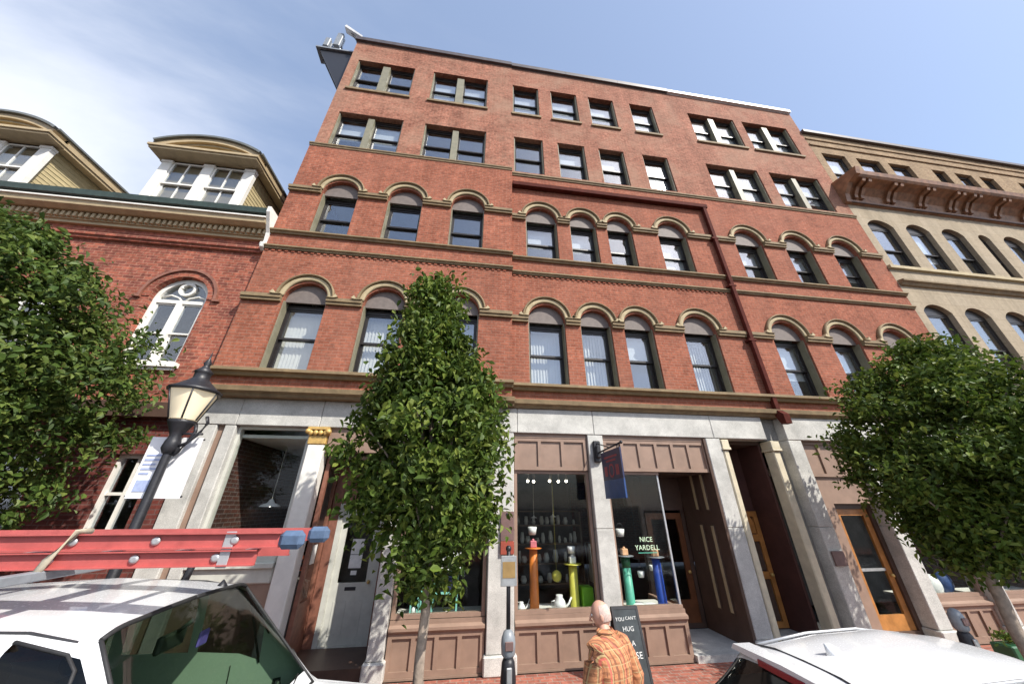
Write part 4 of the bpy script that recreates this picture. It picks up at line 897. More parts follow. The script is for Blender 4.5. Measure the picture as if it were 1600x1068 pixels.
# ================================================================== loft helper for vehicles
def crom(p, t):
    n = len(p)-1; s = min(max(t, 0), n-1e-9); i = int(s); f = s-i
    a, b, c, d = p[max(i-1, 0)], p[i], p[i+1], p[min(i+2, n)]
    h = lambda A, B, C, D_: .5*((2*B)+(-A+C)*f+(2*A-5*B+4*C-D_)*f*f+(-A+3*B-3*C+D_)*f**3)
    return tuple(h(*q) for q in zip(a, b, c, d))
def lin(p, t):
    n = len(p)-1; s = min(max(t, 0), n-1e-9); i = int(s); f = s-i
    return tuple(x+(y-x)*f for x, y in zip(p[i], p[i+1]))
def loft_car(t, secs, cats, su=6, sv=5, cy=0):
    """secs: (x, profile of (halfwidth,z)); patches between sections/profile knots get a category each"""
    ns, npf = len(secs), len(secs[0][1])
    P = {}
    U = [i/su for i in range((ns-1)*su+1)]; Vv = [j/sv for j in range((npf-1)*sv+1)]
    X = lambda u: crom([(s[0],) for s in secs], u)[0] if False else lin([(s[0],) for s in secs], u)[0]
    grid = []
    for u in U:
        prof = [lin([s[1][j] for s in secs], u) for j in range(npf)]; grid.append([(X(u), *crom(prof, v)) for v in Vv])
    for sg in (-1, 1):
        for a in range(len(U)-1):
            for b in range(len(Vv)-1):
                c = cats(a/su, b/sv, sg)
                if not c: continue
                mb = P.setdefault(c, MB())
                q = [grid[a][b], grid[a+1][b], grid[a+1][b+1], grid[a][b+1]]
                mb.quad(*[(p[0], cy+sg*p[1], p[2]) for p in (q if sg > 0 else q[::-1])])
    for c, mb in P.items():
        c = c[:2]
        bmesh.ops.remove_doubles(mb.bm, verts=mb.bm.verts[:], dist=1e-4)
        mb.build(c[0], c[1], t, smooth=True)
    def ev(u, v, sg):
        q = crom([lin([s_[1][j] for s_ in secs], u) for j in range(npf)], v); return (X(u), cy+sg*q[0], q[1]+.002)
    return ev
def wheel(t, x, y, z, r, w, sg):
    mb = MB(); pr = [(r*.66, -w*.5), (r*.93, -w*.5), (r, -w*.36), (r, w*.36), (r*.93, w*.5), (r*.66, w*.5)]
    mb.rings([[(x+rr*math.cos(a), y+yy, z+rr*math.sin(a)) for rr, yy in pr] for a in [2*PI*k/24 for k in range(25)]], cap=False)
    o = mb.build('wheel', 'rubber', t)
    m2 = MB(); m2.rings([[(x+rr*math.cos(a), y+sg*yy, z+rr*math.sin(a)) for a in [2*PI*k/20 for k in range(20)]] for rr, yy in ((r*.66, w*.44), (r*.58, w*.38), (r*.18, w*.42), (r*.1, w*.46))]); m2.build('rim', 'steel', o)
# ---- white pickup with ladder rack (faces right)
TY = -3.80
PU = thing('pickup_truck', (-2.9, TY, -.13), 'white pickup truck with a green-tinted windshield and a roof rack, parked at the kerb', 'truck')
def pf(w0, zb, zr, wr, zt): return [(.86, .12), (w0, .32), (w0+.03, .62), (w0-.02, zb), (wr+.05, zr), (wr-.11, zt-.03), (.40, zt), (0, zt+.012)]
secs = [(.22, [(.80, .22), (.90, .32), (.92, .55), (.90, .72), (.86, .80), (.75, .84), (.4, .86), (0, .865)]),
        (-.10, [(.86, .18), (.96, .34), (.98, .62), (.96, .88), (.90, .94), (.78, .965), (.4, .985), (0, .99)]),
        (-1.20, [(.86, .12), (.97, .34), (1.0, .64), (.985, 1.0), (.94, 1.04), (.82, 1.055), (.4, 1.07), (0, 1.075)]),
        (-1.90, pf(.97, 1.06, 1.66, .76, 1.84)), (-2.25, pf(.97, 1.06, 1.74, .745, 1.88)), (-2.85, pf(.97, 1.06, 1.76, .745, 1.915)), (-3.65, pf(.97, 1.06, 1.72, .745, 1.885)), (-4.0, pf(.97, 1.06, 1.55, .76, 1.72)),
        (-4.03, [(.86, .12), (.97, .34), (1.0, .64), (.985, 1.02), (.98, 1.06), (.96, 1.062), (.4, 1.0), (0, 1.0)]), (-5.7, [(.86, .12), (.97, .34), (1.0, .64), (.985, 1.02), (.98, 1.06), (.96, 1.062), (.4, 1.0), (0, 1.0)])]
def pcat(u, v, sg):
    if 2.04 <= u < 2.95 and v >= 4.78: return ('windshield', 'car_glass')
    if 2.75 <= u < 4.95 and 3.25 <= v < 4.3 and not (3.95 <= u < 4.1): return ('side_window', 'car_dark', sg, u > 4)
    if 5.1 <= u < 6.7 and 3.25 <= v < 4.38: return ('side_window', 'car_dark', sg, u > 4)
    if 7.1 <= u < 7.9 and v >= 3.4: return ('rear_window', 'car_dark')
    return ('body', 'car_white')
evp = loft_car(PU, secs, pcat, 8, 6, TY)
def seal(t, ev, pts, r=.011): MB().tube([ev(*p) for p in pts], r, 6).build('rubber_seal', 'rubber', t)
ua, ub, va = 2.0, 3.0, 4.83
for sg in (-1, 1):
    seal(PU, evp, [(ua+(ub-ua)*k/8, va, sg) for k in range(9)]); seal(PU, evp, [(ub, va+(7-va)*k/12, sg) for k in range(13)], .014); seal(PU, evp, [(ua+.01, va+(7-va)*k/10, sg) for k in range(11)])
    seal(PU, evp, [(2.75, 3.3, sg), (2.98, 4.2, sg), (3.2, 4.33, sg), (3.6, 4.33, sg), (4.0, 4.33, sg)], .009)
MB().box(-1.80, -1.05, TY-.90, TY+.90, .80, 1.02, .05).build('dashboard', 'dash', PU)
for sy in (-.42, .42):
    s_ = MB().box(-2.75, -2.20, TY+sy-.26, TY+sy+.26, .55, .78, .06).box(-2.85, -2.66, TY+sy-.25, TY+sy+.25, .70, 1.34, .07).build('seat', 'seat', PU)
    MB().box(-2.84, -2.72, TY+sy-.13, TY+sy+.13, 1.36, 1.56, .04).build('headrest', 'seat', s_)
MB().box(-3.75, -3.5, TY-.85, TY+.85, .5, 1.35, .08).build('bench_seat', 'seat', PU); MB().box(-3.9, -1.2, TY-.9, TY+.9, .30, .5).build('cab_floor', 'plastic', PU)
MB().tube([(-1.86, TY, 1.72), (-1.93, TY, 1.66)], .015, 6).box(-1.98, -1.94, TY-.12, TY+.12, 1.56, 1.66, .012).build('rear_view_mirror', 'plastic', PU)
MB().box(-1.915, -1.895, TY+.22, TY+.33, 1.50, 1.60, .01).build('parking_permit', 'purple', PU)
st = MB(); st.rings([[(-1.98+.20*math.sin(.35)*math.cos(a)+math.cos(bb)*.016*.5, TY-.42+.19*math.cos(a)*1+.016*math.cos(bb)*math.cos(a), 1.04+.19*math.sin(a)+.016*math.sin(bb)) for bb in [2*PI*k/6 for k in range(6)]] for a in [2*PI*k/18 for k in range(19)]], cap=False).build('steering_wheel', 'plastic', PU)
for sg in (-1, 1):
    m_ = MB().box(-1.62, -1.48, TY+sg*1.06-.1, TY+sg*1.06+.1, .98, 1.22, .04).tube([(-1.52, TY+sg*.92, 1.02), (-1.55, TY+sg*1.0, 1.06)], .025, 6).build('wing_mirror', 'plastic', PU)
    MB().tube([(-1.22, TY+sg*.3, 1.10), (-1.30, TY+sg*.72, 1.16), (-1.28, TY+sg*.1, 1.12)], .011, 5).build('wiper', 'rubber', PU)
    for xx in (-.55, -4.75): wheel(PU, xx, TY+sg*.86, .25, .38, .25, sg)
    MB().box(.12, .24, TY+sg*.72-.14, TY+sg*.72+.14, .58, .74, .03).build('headlight', 'alu', PU)
    # drip rail line over the doors
    MB().tube([(-1.66, TY+sg*.83, 1.42), (-1.86, TY+sg*.745, 1.70), (-2.0, TY+sg*.70, 1.80), (-2.25, TY+sg*.69, 1.845), (-2.85, TY+sg*.69, 1.87), (-3.6, TY+sg*.69, 1.84)], .008, 6).build('drip_rail', 'plastic', PU)
MB().box(.2, .30, TY-.9, TY+.9, .22, .42, .04).build('bumper', 'steel', PU)
for sg in (-1, 1):
    for u in (3.15, 5.05, 6.35, 7.97):
        mb = MB().tube([evp(u, v, sg) for v in (.9, 1.5, 2.0, 2.5, 3.0, 3.2)], .005, 5); mb.build('door_seam' if u < 7 else 'bed_seam', 'plastic', PU)
    for u in (4.8, 6.1):
        q = evp(u, 2.75, sg); MB().box(q[0]-.09, q[0]+.09, q[1]-.02, q[1]+.02, q[2]-.02, q[2]+.02, .012).build('door_handle', 'plastic', PU)
    for xx in (-.55, -4.75):
        MB().rings([[(xx+r_*math.cos(a_), TY+sg*yy, .25+r_*math.sin(a_)) for a_ in [2*PI*k/28 for k in range(28)]] for r_, yy in ((.46, .90), (.46, 1.004), (.40, 1.008), (.36, .96))], cap=False).build('wheel_arch', 'plastic', PU)
MB().box(.215, .245, TY-.52, TY+.52, .50, .76, .02).build('grille', 'plastic', PU)
RZ = 2.085
for xx in (-2.46, -3.72):
    rk = MB().box(xx-.03, xx+.03, TY-.95, TY+.86, RZ-.025, RZ+.025, .006).build('rack_bar', 'greymetal', PU)
    for sg in (-1, 1):
        MB().tube([(xx, TY+sg*.80, RZ-.02), (xx-.02, TY+sg*.79, 1.9), (xx-.05, TY+sg*.80, 1.79)], [.028, .03, .035], 8).box(xx-.11, xx+.03, TY+sg*.79-.03, TY+sg*.79+.05, 1.74, 1.80, .01).build('rack_foot', 'iron', rk)
    MB().tube([(xx, TY-.99, RZ), (xx, TY-.92, RZ)], .042, 10).build('bar_end', 'strap', rk)
MB().lathe((-1.98, TY+.45, 1.83), [(.05, 0), (.03, .03), (.005, .06)], 8).build('roof_antenna', 'iron', PU)
# ---- red extension ladder on the rack
LD = thing('extension_ladder', (-2.6, TY-.2, RZ+.03), 'red fibreglass extension ladder with blue-grey boots lying on the truck rack', 'ladder')
yn, yf_ = TY-.55, TY-.08; xl, xr = -4.9, -1.18
def rail(y, z, x0, x1, s): MB().box(x0, x1, y-.004, y+.004, z, z+.088).box(x0, x1, y, y+s*.03, z, z+.007).box(x0, x1, y, y+s*.03, z+.081, z+.088).build('rail', 'ladder', LD)
z1_, z2_ = RZ+.028, RZ+.125
for y, s in ((yn, -1), (yf_, 1)):
    rail(y, z1_, xl, xr-.12, s); rail(y, z2_, xl+.1, xr, s)
x = xr-.28
while x > xl+.15:
    for z, dx_ in ((z1_, -.08), (z2_, 0)):
        r_ = MB().tube([(x+dx_, yn-.012, z+.044), (x+dx_, yf_+.012, z+.044)], .016, 8).build('rung', 'alu', LD)
        MB().lathe((0, 0, 0), [(.026, 0), (.026, .006), (.012, .012)], 10)  .build('rung_plate', 'alu', r_) if False else None
        m_ = MB(); m_.rings([[(x+dx_+rr*math.cos(a), yn-yy, z+.044+rr*math.sin(a)) for a in [2*PI*k/10 for k in range(10)]] for rr, yy in ((.027, .005), (.025, .014), (.012, .017))]); m_.build('rung_plate', 'alu', r_)
    x -= .46
for y in (yn, yf_):
    MB().box(xr-.01, xr+.15, y-.035, y+.035, z2_-.012, z2_+.098, .03).build('boot', 'boot', LD)
MB().box(xr-.34, xr-.28, yn-.014, yn-.006, z1_-.01, z2_+.095, .002).build('guide_bracket', 'alu', LD)
MB().tube([(-2.46, yn-.05, RZ-.02), (-2.44, yn-.04, z1_+.05), (-2.36, yn-.03, z2_+.1), (-2.36, yn+.05, z2_+.1)], .02, 8).build('tie_strap', 'strap', LD)

# ---- white hatchback (faces right)
HY = -3.78
HB = thing('hatchback_car', (4.7, HY, -.13), 'white hatchback with a shark-fin antenna and red high brake lamp, parked on the street', 'car')
def hp(w0, zb, zr, wr, zt, cz=.05): return [(.74, .06), (w0-.03, .2), (w0, .5), (w0-.03, zb), (wr+.06, zr), (wr-.06, zt-.02), (.30, zt+cz*.8), (0, zt+cz)]
secs = [(2.36, [(.60, .2), (.74, .28), (.78, .5), (.74, .66), (.70, .72), (.6, .76), (.3, .77), (0, .775)]),
        (2.46, [(.72, .14), (.84, .24), (.86, .52), (.82, .78), (.72, .84), (.62, .86), (.3, .865), (0, .87)]),
        (2.80, hp(.88, .84, 1.03, .62, 1.195, .03)), (2.90, hp(.88, .84, 1.06, .63, 1.215, .05)), (3.6, hp(.89, .82, 1.14, .64, 1.285, .07)), (4.2, hp(.89, .80, 1.15, .64, 1.30, .07)), (4.75, hp(.89, .78, 1.10, .63, 1.245, .06)),
        (5.65, [(.74, .06), (.86, .2), (.89, .5), (.86, .76), (.80, .80), (.70, .82), (.3, .84), (0, .845)]),
        (6.5, [(.72, .1), (.82, .22), (.84, .44), (.80, .60), (.72, .64), (.62, .66), (.3, .68), (0, .685)]), (6.75, [(.5, .2), (.66, .26), (.7, .4), (.64, .5), (.56, .53), (.48, .54), (.3, .55), (0, .555)])]
def hcat(u, v, sg):
    if 1.12 <= u < 1.86 and v >= 4.2: return ('rear_window', 'car_dark')
    if 6.1 <= u < 6.93 and v >= 4.4: return ('windshield', 'car_glass')
    if 2.2 <= u < 6.6 and 3.2 <= v < 4.35 and not (4.0 <= u < 4.2): return ('side_window', 'car_dark', sg, u > 4)
    return ('body', 'car_white')
evh = loft_car(HB, secs, hcat, 8, 6, HY)
for sg in (-1, 1):
    seal(HB, evh, [(1.12+.75*k/8, 4.17, sg) for k in range(9)], .009); seal(HB, evh, [(2.25, 4.36, sg), (3.0, 4.36, sg), (4.0, 4.36, sg), (5.0, 4.36, sg), (6.0, 4.36, sg)], .009)
    seal(HB, evh, [(6.05, 4.38+(7-4.38)*k/12, sg) for k in range(13)], .01)
MB().prismx([(HY-.60, 1.20), (HY+.60, 1.20), (HY+.56, 1.245), (HY, 1.262), (HY-.56, 1.245)], 2.74, 2.92).build('roof_spoiler', 'car_white', HB)
MB().box(2.725, 2.745, HY-.20, HY+.26, 1.175, 1.225, .006).build('high_brake_lamp', 'lampred', HB)
MB().prismx([(HY-.58, 1.235), (HY+.58, 1.235), (HY+.3, 1.278), (HY, 1.284), (HY-.3, 1.278)], 2.968, 2.973).build('hatch_seam', 'plastic', HB)
MB().rings([[(3.20+a, HY+b*w, 1.30+h) for a, b in ((0, 0), (.05*k, 1), (.17*k, 0), (.05*k, -1))] for h, k, w in ((0, 1, .035), (.05, .8, .02), (.085, .35, .007))]).build('fin_antenna', 'car_white', HB)
for sg in (-1, 1):
    MB().tube([(3.0, HY+sg*.57, 1.225), (3.6, HY+sg*.585, 1.285), (4.2, HY+sg*.585, 1.30), (4.7, HY+sg*.575, 1.245)], .012, 6).build('roof_ditch', 'alu', HB)
    MB().box(2.42, 2.52, HY+sg*.66-.12, HY+sg*.66+.12, .62, .84, .03).build('tail_lamp', 'lampred', HB)
    MB().box(5.0, 5.16, HY+sg*.98-.08, HY+sg*.98+.08, .74, .90, .03).build('wing_mirror', 'car_white', HB)
    for xx in (3.15, 5.75): wheel(HB, xx, HY+sg*.76, .18, .31, .2, sg)
MB().box(3.0, 5.4, HY-.7, HY+.7, .2, .45).build('cabin_floor', 'plastic', HB)
for sg in (-1, 1):
    for u in (3.9, 5.6):
        MB().tube([evh(u, v, sg) for v in (.9, 1.5, 2.0, 2.5, 3.0, 3.2)], .004, 5).build('door_seam', 'plastic', HB)
    for u in (4.1, 5.0):
        q = evh(u, 2.8, sg); MB().box(q[0]-.08, q[0]+.08, q[1]-.015, q[1]+.015, q[2]-.015, q[2]+.015, .01).build('door_handle', 'car_white', HB)
    for xx in (3.15, 5.75):
        MB().rings([[(xx+r_*math.cos(a_), HY+sg*yy, .18+r_*math.sin(a_)) for a_ in [2*PI*k/28 for k in range(28)]] for r_, yy in ((.37, .80), (.37, .892), (.33, .894), (.30, .86))], cap=False).build('wheel_arch', 'plastic', HB)
MB().box(2.345, 2.365, HY-.16, HY+.16, .48, .60, .004).build('number_plate', 'offwhite', HB)
for sy in (-.35, .35):
    s_ = MB().box(3.9, 4.4, HY+sy-.24, HY+sy+.24, .45, .62, .05).box(3.82, 3.98, HY+sy-.23, HY+sy+.23, .55, 1.02, .05).build('seat', 'plastic', HB)
    MB().box(3.84, 3.94, HY+sy-.12, HY+sy+.12, 1.0, 1.14, .03).build('headrest', 'plastic', s_)

# ================================================================== person
PX, PY = 1.47, -3.17
PE = bpy.data.objects.new('person', None); COL.objects.link(PE); PE.location = (PX, PY, -.13); PE.rotation_euler = (0, 0, R(24)); WORG[PE] = Vector((0, 0, 0))
PE['label'] = 'balding person in a loose orange plaid shirt walking towards the shops between the parked vehicles'; PE['category'] = 'person'
def skin_mesh(V, E):
    """V: list of (co, rx, ry); grown with a skin modifier and baked"""
    me = bpy.data.meshes.new('tmp'); me.from_pydata([v[0] for v in V], E, []); ob = bpy.data.objects.new('tmp', me); COL.objects.link(ob)
    ob.modifiers.new('s', 'SKIN'); sb = ob.modifiers.new('b', 'SUBSURF'); sb.levels = 2; sb.render_levels = 2
    for i, d_ in enumerate(me.skin_vertices[0].data): d_.radius = V[i][1:]; d_.use_root = (i == 0)
    dg = bpy.context.evaluated_depsgraph_get(); r = bpy.data.meshes.new_from_object(ob.evaluated_get(dg)); bpy.data.objects.remove(ob); bpy.data.meshes.remove(me); return r
V = [((0, 0, .95), .13, .11), ((0, -.01, 1.12), .13, .10), ((0, -.02, 1.30), .15, .11), ((0, -.01, 1.42), .10, .085), ((0, .015, 1.49), .056, .056), ((0, .04, 1.57), .052, .054)]
E_ = [(0, 1), (1, 2), (2, 3), (3, 4), (4, 5)]
for sg in (-1, 1):
    b = len(V); f = .14*sg
    V += [((sg*.155, -.01, 1.385), .05, .05), ((sg*.245, -.04+.4*f*-.5, 1.15), .043, .043), ((sg*.25, .08-f*.6, .92), .029, .026), ((sg*.25, .11-f*.6, .86), .036, .018)]
    E_ += [(3, b), (b, b+1), (b+1, b+2), (b+2, b+3)]
    for k, (dx_, ln) in enumerate(((-.026, .070), (-.009, .082), (.009, .078), (.026, .060))):
        c = len(V); V += [((sg*.25+dx_, .125-f*.6, .82), .0095, .0095), ((sg*.25+dx_, .135-f*.6-.01, .82-ln*.55), .0088, .0088), ((sg*.25+dx_, .125-f*.6-.02, .82-ln), .0075, .0075)]
        E_ += [(b+3, c), (c, c+1), (c+1, c+2)]
    c = len(V); V += [((sg*.25-sg*.03, .14-f*.6, .865), .011, .011), ((sg*.25-sg*.038, .165-f*.6, .825), .009, .009)]; E_ += [(b+3, c), (c, c+1)]
    h = len(V); s_ = .16*sg
    V += [((sg*.09, 0, .90), .085, .09), ((sg*.10, .04+s_*.7, .50), .058, .062), ((sg*.10, -.02+s_*1.2, .10), .04, .045), ((sg*.11, .12+s_*1.2, .04), .036, .03)]
    E_ += [(0, h), (h, h+1), (h+1, h+2), (h+2, h+3)]
bm_ = skin_mesh(V, E_)
mb = MB(); mb.bm.from_mesh(bm_)
# head: shaped ellipsoid turned to the left and tipped a little forward
HM = Matrix.Translation((0, .055, 1.615)) @ Matrix.Rotation(R(42), 4, 'Z') @ Matrix.Rotation(R(-8), 4, 'X')
hd = MB(); bmesh.ops.create_uvsphere(hd.bm, u_segments=24, v_segments=18, radius=1)
for v in hd.bm.verts:
    x, y, z = v.co; w = .073*(1-.18*max(0, -z)); dpt = .098 if y < 0 else .092
    yy = y*dpt*(1-.12*max(0, -z)*(1 if y < 0 else .2)); zz = z*.118 if z > 0 else z*.112
    if y > .75 and -.75 < z < -.1: yy -= .006*math.sin((z+.75)/.65*PI)
    if y > .6 and abs(z-.1) < .16 and .2 < abs(x) < .6: yy -= .008
    v.co = (x*w, yy, zz)
for f in hd.bm.faces: f.smooth = True
hd.tube([(0, .088, .022), (0, .104, -.012), (0, .114, -.032), (0, .092, -.042)], [.008, .011, .014, .006], 8)
hd.tube([(-.024, .086, -.066), (0, .094, -.064), (.024, .086, -.066)], [.003, .007, .003], 6); hd.tube([(-.02, .085, -.074), (0, .092, -.076), (.02, .085, -.074)], [.003, .007, .003], 6)
for sg in (-1, 1): hd.ball((sg*.073, -.012, -.012), .03, (.32, .62, 1.0), 10, 8)
mb.add(hd, HM)
mb.build('body', 'skin', PE, smooth=True)
hr = MB(); bmesh.ops.create_uvsphere(hr.bm, u_segments=24, v_segments=16, radius=1)
bmesh.ops.delete(hr.bm, geom=[v for v in hr.bm.verts if (v.co.y > .15 or v.co.z < -.42 or v.co.z > .80)], context='VERTS')
for v in hr.bm.verts:
    x, y, z = v.co; v.co = (x*.0755*(1-.18*max(0, -z)), y*.101, z*.1195)
h2 = MB(); h2.add(hr, HM); h2.build('hair', 'hair', PE, smooth=True)
ey = MB()
for sg in (-1, 1): ey.ball((sg*.03, .082, .012), .012, (1, .7, .8), 10, 8)
e2 = MB(); e2.add(ey, HM); e2.build('eyes', 'white', PE)
def cloth(rings, n=28, amp=.012, seed=0):
    g = random.Random(seed); ph = [g.uniform(0, 6) for _ in range(4)]; out = []
    for i, (cx, cy, z, rx, ry) in enumerate(rings):
        r_ = []
        for k in range(n):
            a = 2*PI*k/n; w = amp*(math.sin(5*a+ph[0]+i*.3)+.6*math.sin(9*a+ph[1]-i*.5))
            r_.append((cx+(rx+w)*math.cos(a), cy+(ry+w)*math.sin(a), z))
        out.append(r_)
    return out
sh = MB(); sh.rings(cloth([(0, 0, .80, .222, .165), (0, 0, .90, .218, .162), (0, -.005, 1.02, .215, .16), (0, -.01, 1.14, .215, .158), (0, -.015, 1.26, .222, .155), (0, -.015, 1.34, .222, .142), (0, -.01, 1.395, .205, .122), (0, -.005, 1.44, .155, .100), (0, .005, 1.475, .098, .080), (0, .012, 1.50, .072, .070)], 32, .007, 2), cap=False)
for sg in (-1, 1):
    f = .14*sg
    sh.tube([(sg*.10, -.01, 1.415), (sg*.165, -.012, 1.385), (sg*.215, -.025, 1.30), (sg*.255, -.04-.2*f, 1.16), (sg*.258, .0-.35*f, 1.05), (sg*.252, .06-f*.55, .95)], [.085, .095, .09, .08, .07, .056], 16)
shirt = sh.build('shirt', 'plaid', PE, smooth=True)
MB().rings([[((.072+o_)*math.cos(a), .012+(.068+o_)*math.sin(a), z) for a in [2*PI*k/20 for k in range(20)]] for z, o_ in ((1.485, .012), (1.515, .004), (1.53, -.004), (1.50, .022))], cap=False).build('collar', 'plaid', shirt)
tr = MB()
for sg in (-1, 1):
    s_ = .16*sg; tr.rings(cloth([(sg*.10, -.02+s_*1.2, .07, .075, .085), (sg*.10, -.01+s_*1.1, .25, .075, .085), (sg*.10, .03+s_*.7, .50, .085, .09), (sg*.095, .02+s_*.3, .72, .10, .11), (sg*.085, 0, .92, .115, .135)], 18, .004, 5+sg))
tr.rings(cloth([(0, 0, .84, .19, .145), (0, 0, .98, .185, .14)], 24, .003, 9)); tr.build('trousers', 'denim', PE, smooth=True)
for sg in (-1, 1):
    s_ = .16*sg*1.2; MB().rings([[(sg*.11+rx*math.cos(a), y_+s_, .0+(h_*.5)+h_*.5*math.sin(a)) for a in [2*PI*k/12 for k in range(12)]] for y_, rx, h_ in ((-.09, .03, .07), (-.06, .045, .10), (0, .045, .10), (.08, .05, .075), (.16, .045, .055), (.20, .02, .03))]).build('shoe', 'shoe', PE)

# ================================================================== sidewalk furniture
# sandwich board
SB = thing('sandwich_board', (2.75, -.70, 0), 'black chalkboard sandwich board with white chalk writing beside the walking person', 'sandwich board')
def leaning(y0, y1, face):
    fr = MB(); a = math.atan2(y1-y0, .98); L_ = .98/math.cos(a); Mx = Matrix.Translation((2.75, y0, 0)) @ Matrix.Rotation(-a, 4, 'X')
    t_ = MB().frame(-.225, .225, .06, L_, .035, -.012, .012); fr.add(t_, Mx); f = fr.build('board_frame', 'plastic', SB)
    b_ = MB(); b_.add(MB().box(-.19, .19, -.006, .006, .096, L_-.036), Mx); b_.build('board', 'slateboard', SB); return a, Mx
a, Mx = leaning(-.90, -.66, 0); leaning(-.40, -.64, 1)
for body, z, sz, dx_ in (("YOU", .85, .068, -.14), ("CAN'T", .86, .06, .09), ('HUG', .73, .085, .0), ('A', .56, .09, .05), ('VASE', .42, .11, .03)):
    p = Mx @ Vector((dx_*.8, -.010, z)); cu = text(body, 'chalk', sz, p, SB, 'chalk_lettering', (PI/2-a, 0, 0), .001)
# blade sign
BS = thing('blade_sign', (2.83, -.7, 2.58), 'navy hanging shop sign with dull red print and blue lower band on the granite pier', 'sign')
MB().box(2.75, 2.91, -.09, -.013, 3.28, 3.72, .02).box(2.78, 2.88, -.16, -.09, 3.36, 3.60, .02).build('bracket_plate', 'iron', BS)
MB().tube([(2.83, -.09, 3.46), (2.83, -1.22, 3.50)], .018, 8).tube([(2.83, -.09, 3.66), (2.83, -.7, 3.49)], .012, 6).ball((2.83, -1.24, 3.50), .03).build('arm', 'iron', BS)
pn = MB().box(2.815, 2.845, -1.17, -.28, 2.90, 3.43).build('sign_panel', 'navy', BS); MB().box(2.815, 2.845, -1.17, -.28, 2.58, 2.898).build('lower_band', 'signblue', BS)
mb = MB()
for i, (ya, yb, z) in enumerate(((-.42, -1.03, 3.31), (-.5, -.95, 3.24))): mb.box(2.811, 2.8145, yb, ya, z-.018, z+.018)
mb.rings([[(xx, -.72+rr*math.cos(t_), 3.06+rr*math.sin(t_)) for rr, xx in ((.09, 2.8145), (.09, 2.811), (.125, 2.811), (.125, 2.8145))] for t_ in [2*PI*k/20 for k in range(21)]], cap=False, smooth=False)
for yy in (-.46, -.98): mb.box(2.811, 2.8145, yy-.07, yy+.07, 2.97, 3.15)
mb.build('red_print', 'signred', pn)
for yy in (-.4, -1.05): MB().tube([(2.83, yy, 3.43), (2.83, yy, 3.475)], .01, 6).build('hanger', 'iron', BS)
# wall plaques
w = thing('wall_plaque', (.91, -.03, 1.68), 'brown plaque with a red lower band fixed to the granite pier above the parking meter', 'plaque')
MB().box(.77, 1.02, -.06, -.013, 1.87, 2.36, .006).build('plaque_board', 'plaque_br', w); MB().box(.77, 1.02, -.065, -.013, 1.66, 1.868, .006).build('red_band', 'plaque_rd', w); MB().box(.87, .91, -.07, -.06, 2.30, 2.33).build('clip', 'iron', w)
o = MB().box(7.65, 7.93, -.09, -.053, 1.36, 1.62, .006).build('wall_plaque', 'plaque_br'); tag(o, 'small plain brown plaque on the granite pier left of the oak door', 'plaque')
# parking meters
def meter(x, y, plate, label):
    t = thing('parking_meter', (x, y, 0), label, 'parking meter')
    MB().lathe((x, y, 0), [(.12, 0), (.12, .04), (.045, .06), (.045, .62), (.075, .68), (.085, .80), (.07, .95), (.05, .99)], 14).build('post', 'iron', t)
    h = MB().lathe((x, y, .985), [(.05, 0), (.075, .03), (.08, .12), (.075, .17), (.055, .22), (.02, .245)], 14).build('meter_head', 'greymetal', t)
    MB().box(x-.045, x+.045, y-.088, y-.07, 1.06, 1.14, .006).build('display', 'plaque_br', h)
    MB().box(x-.03, x+.03, y-.095, y-.07, .80, .93, .008).build('coin_door', 'steel', t)
    if plate:
        MB().tube([(x, y, 1.22), (x, y, 2.0)], .024, 8).ball((x, y, 1.99), .035, (1, 1, 1), 10, 8).build('pole', 'iron', t)
        s_ = MB().box(x-.095, x+.095, y-.036, y-.026, 1.62, 1.92, .004).build('sign_plate', 'steel', t)
        MB().box(x-.075, x+.075, y-.041, y-.0365, 1.70, 1.86).build('sign_field', 'sign_tan', s_)
meter(.61, -2.43, True, 'black parking meter with a sign plate on its pole before the granite pier')
meter(6.62, -2.43, False, 'dark parking meter without a sign, behind the white hatchback under the spreading tree')

# ================================================================== goods in the shop windows
def pedestal(x, y, z1, col, top, label, r=.088, col2=None):
    t = thing('display_pedestal', (x, y, .70), label, 'pedestal', 'coloured pedestals in the shop window')
    zc = z1 if not col2 else .7+(z1-.7)*.78
    MB().lathe((x, y, 0), [(r*1.1, .702), (r, .74), (r*.93, zc)], 16).build('column', col, t)
    if col2: MB().lathe((x, y, 0), [(r*.95, zc+.002), (r*1.02, z1-.004)], 16).build('upper_column', col2, t)
    MB().lathe((x, y, z1), [(.06, 0), (.17, .012), (.175, .022), (.02, .026)], 20).build('plate', top if top != 'pinkbox' else col, t)
def gift(x, y, z, col, label):
    o = MB().box(x-.065, x+.065, y-.05, y+.05, z, z+.12, .012).add(MB().ball((x, y, z+.125), .03)).build('gift_box', col); tag(o, label, 'box', 'small boxes on the pedestals')
for x, y, z1, c, c2, bc, nm in ((1.49, .5, 1.68, 'orange', None, 'pink', 'orange'), (2.28, .5, 1.40, 'yellow', None, 'white_gl', 'yellow'), (3.40, .5, 1.52, 'teal', 'green_dk', 'peach', 'teal'), (4.02, .42, 1.50, 'blue', None, 'peach', 'royal blue')):
    pedestal(x, y, z1, c, 'orange' if c == 'orange' else ('yellow' if c == 'yellow' else 'greymetal'), f'tall {nm} pedestal with a round plate on top in the shop window', col2=c2)
    gift(x, y, z1+.027, bc, f'small {"pink" if bc == "pink" else "white" if bc == "white_gl" else "peach"} box standing on the {nm} pedestal')
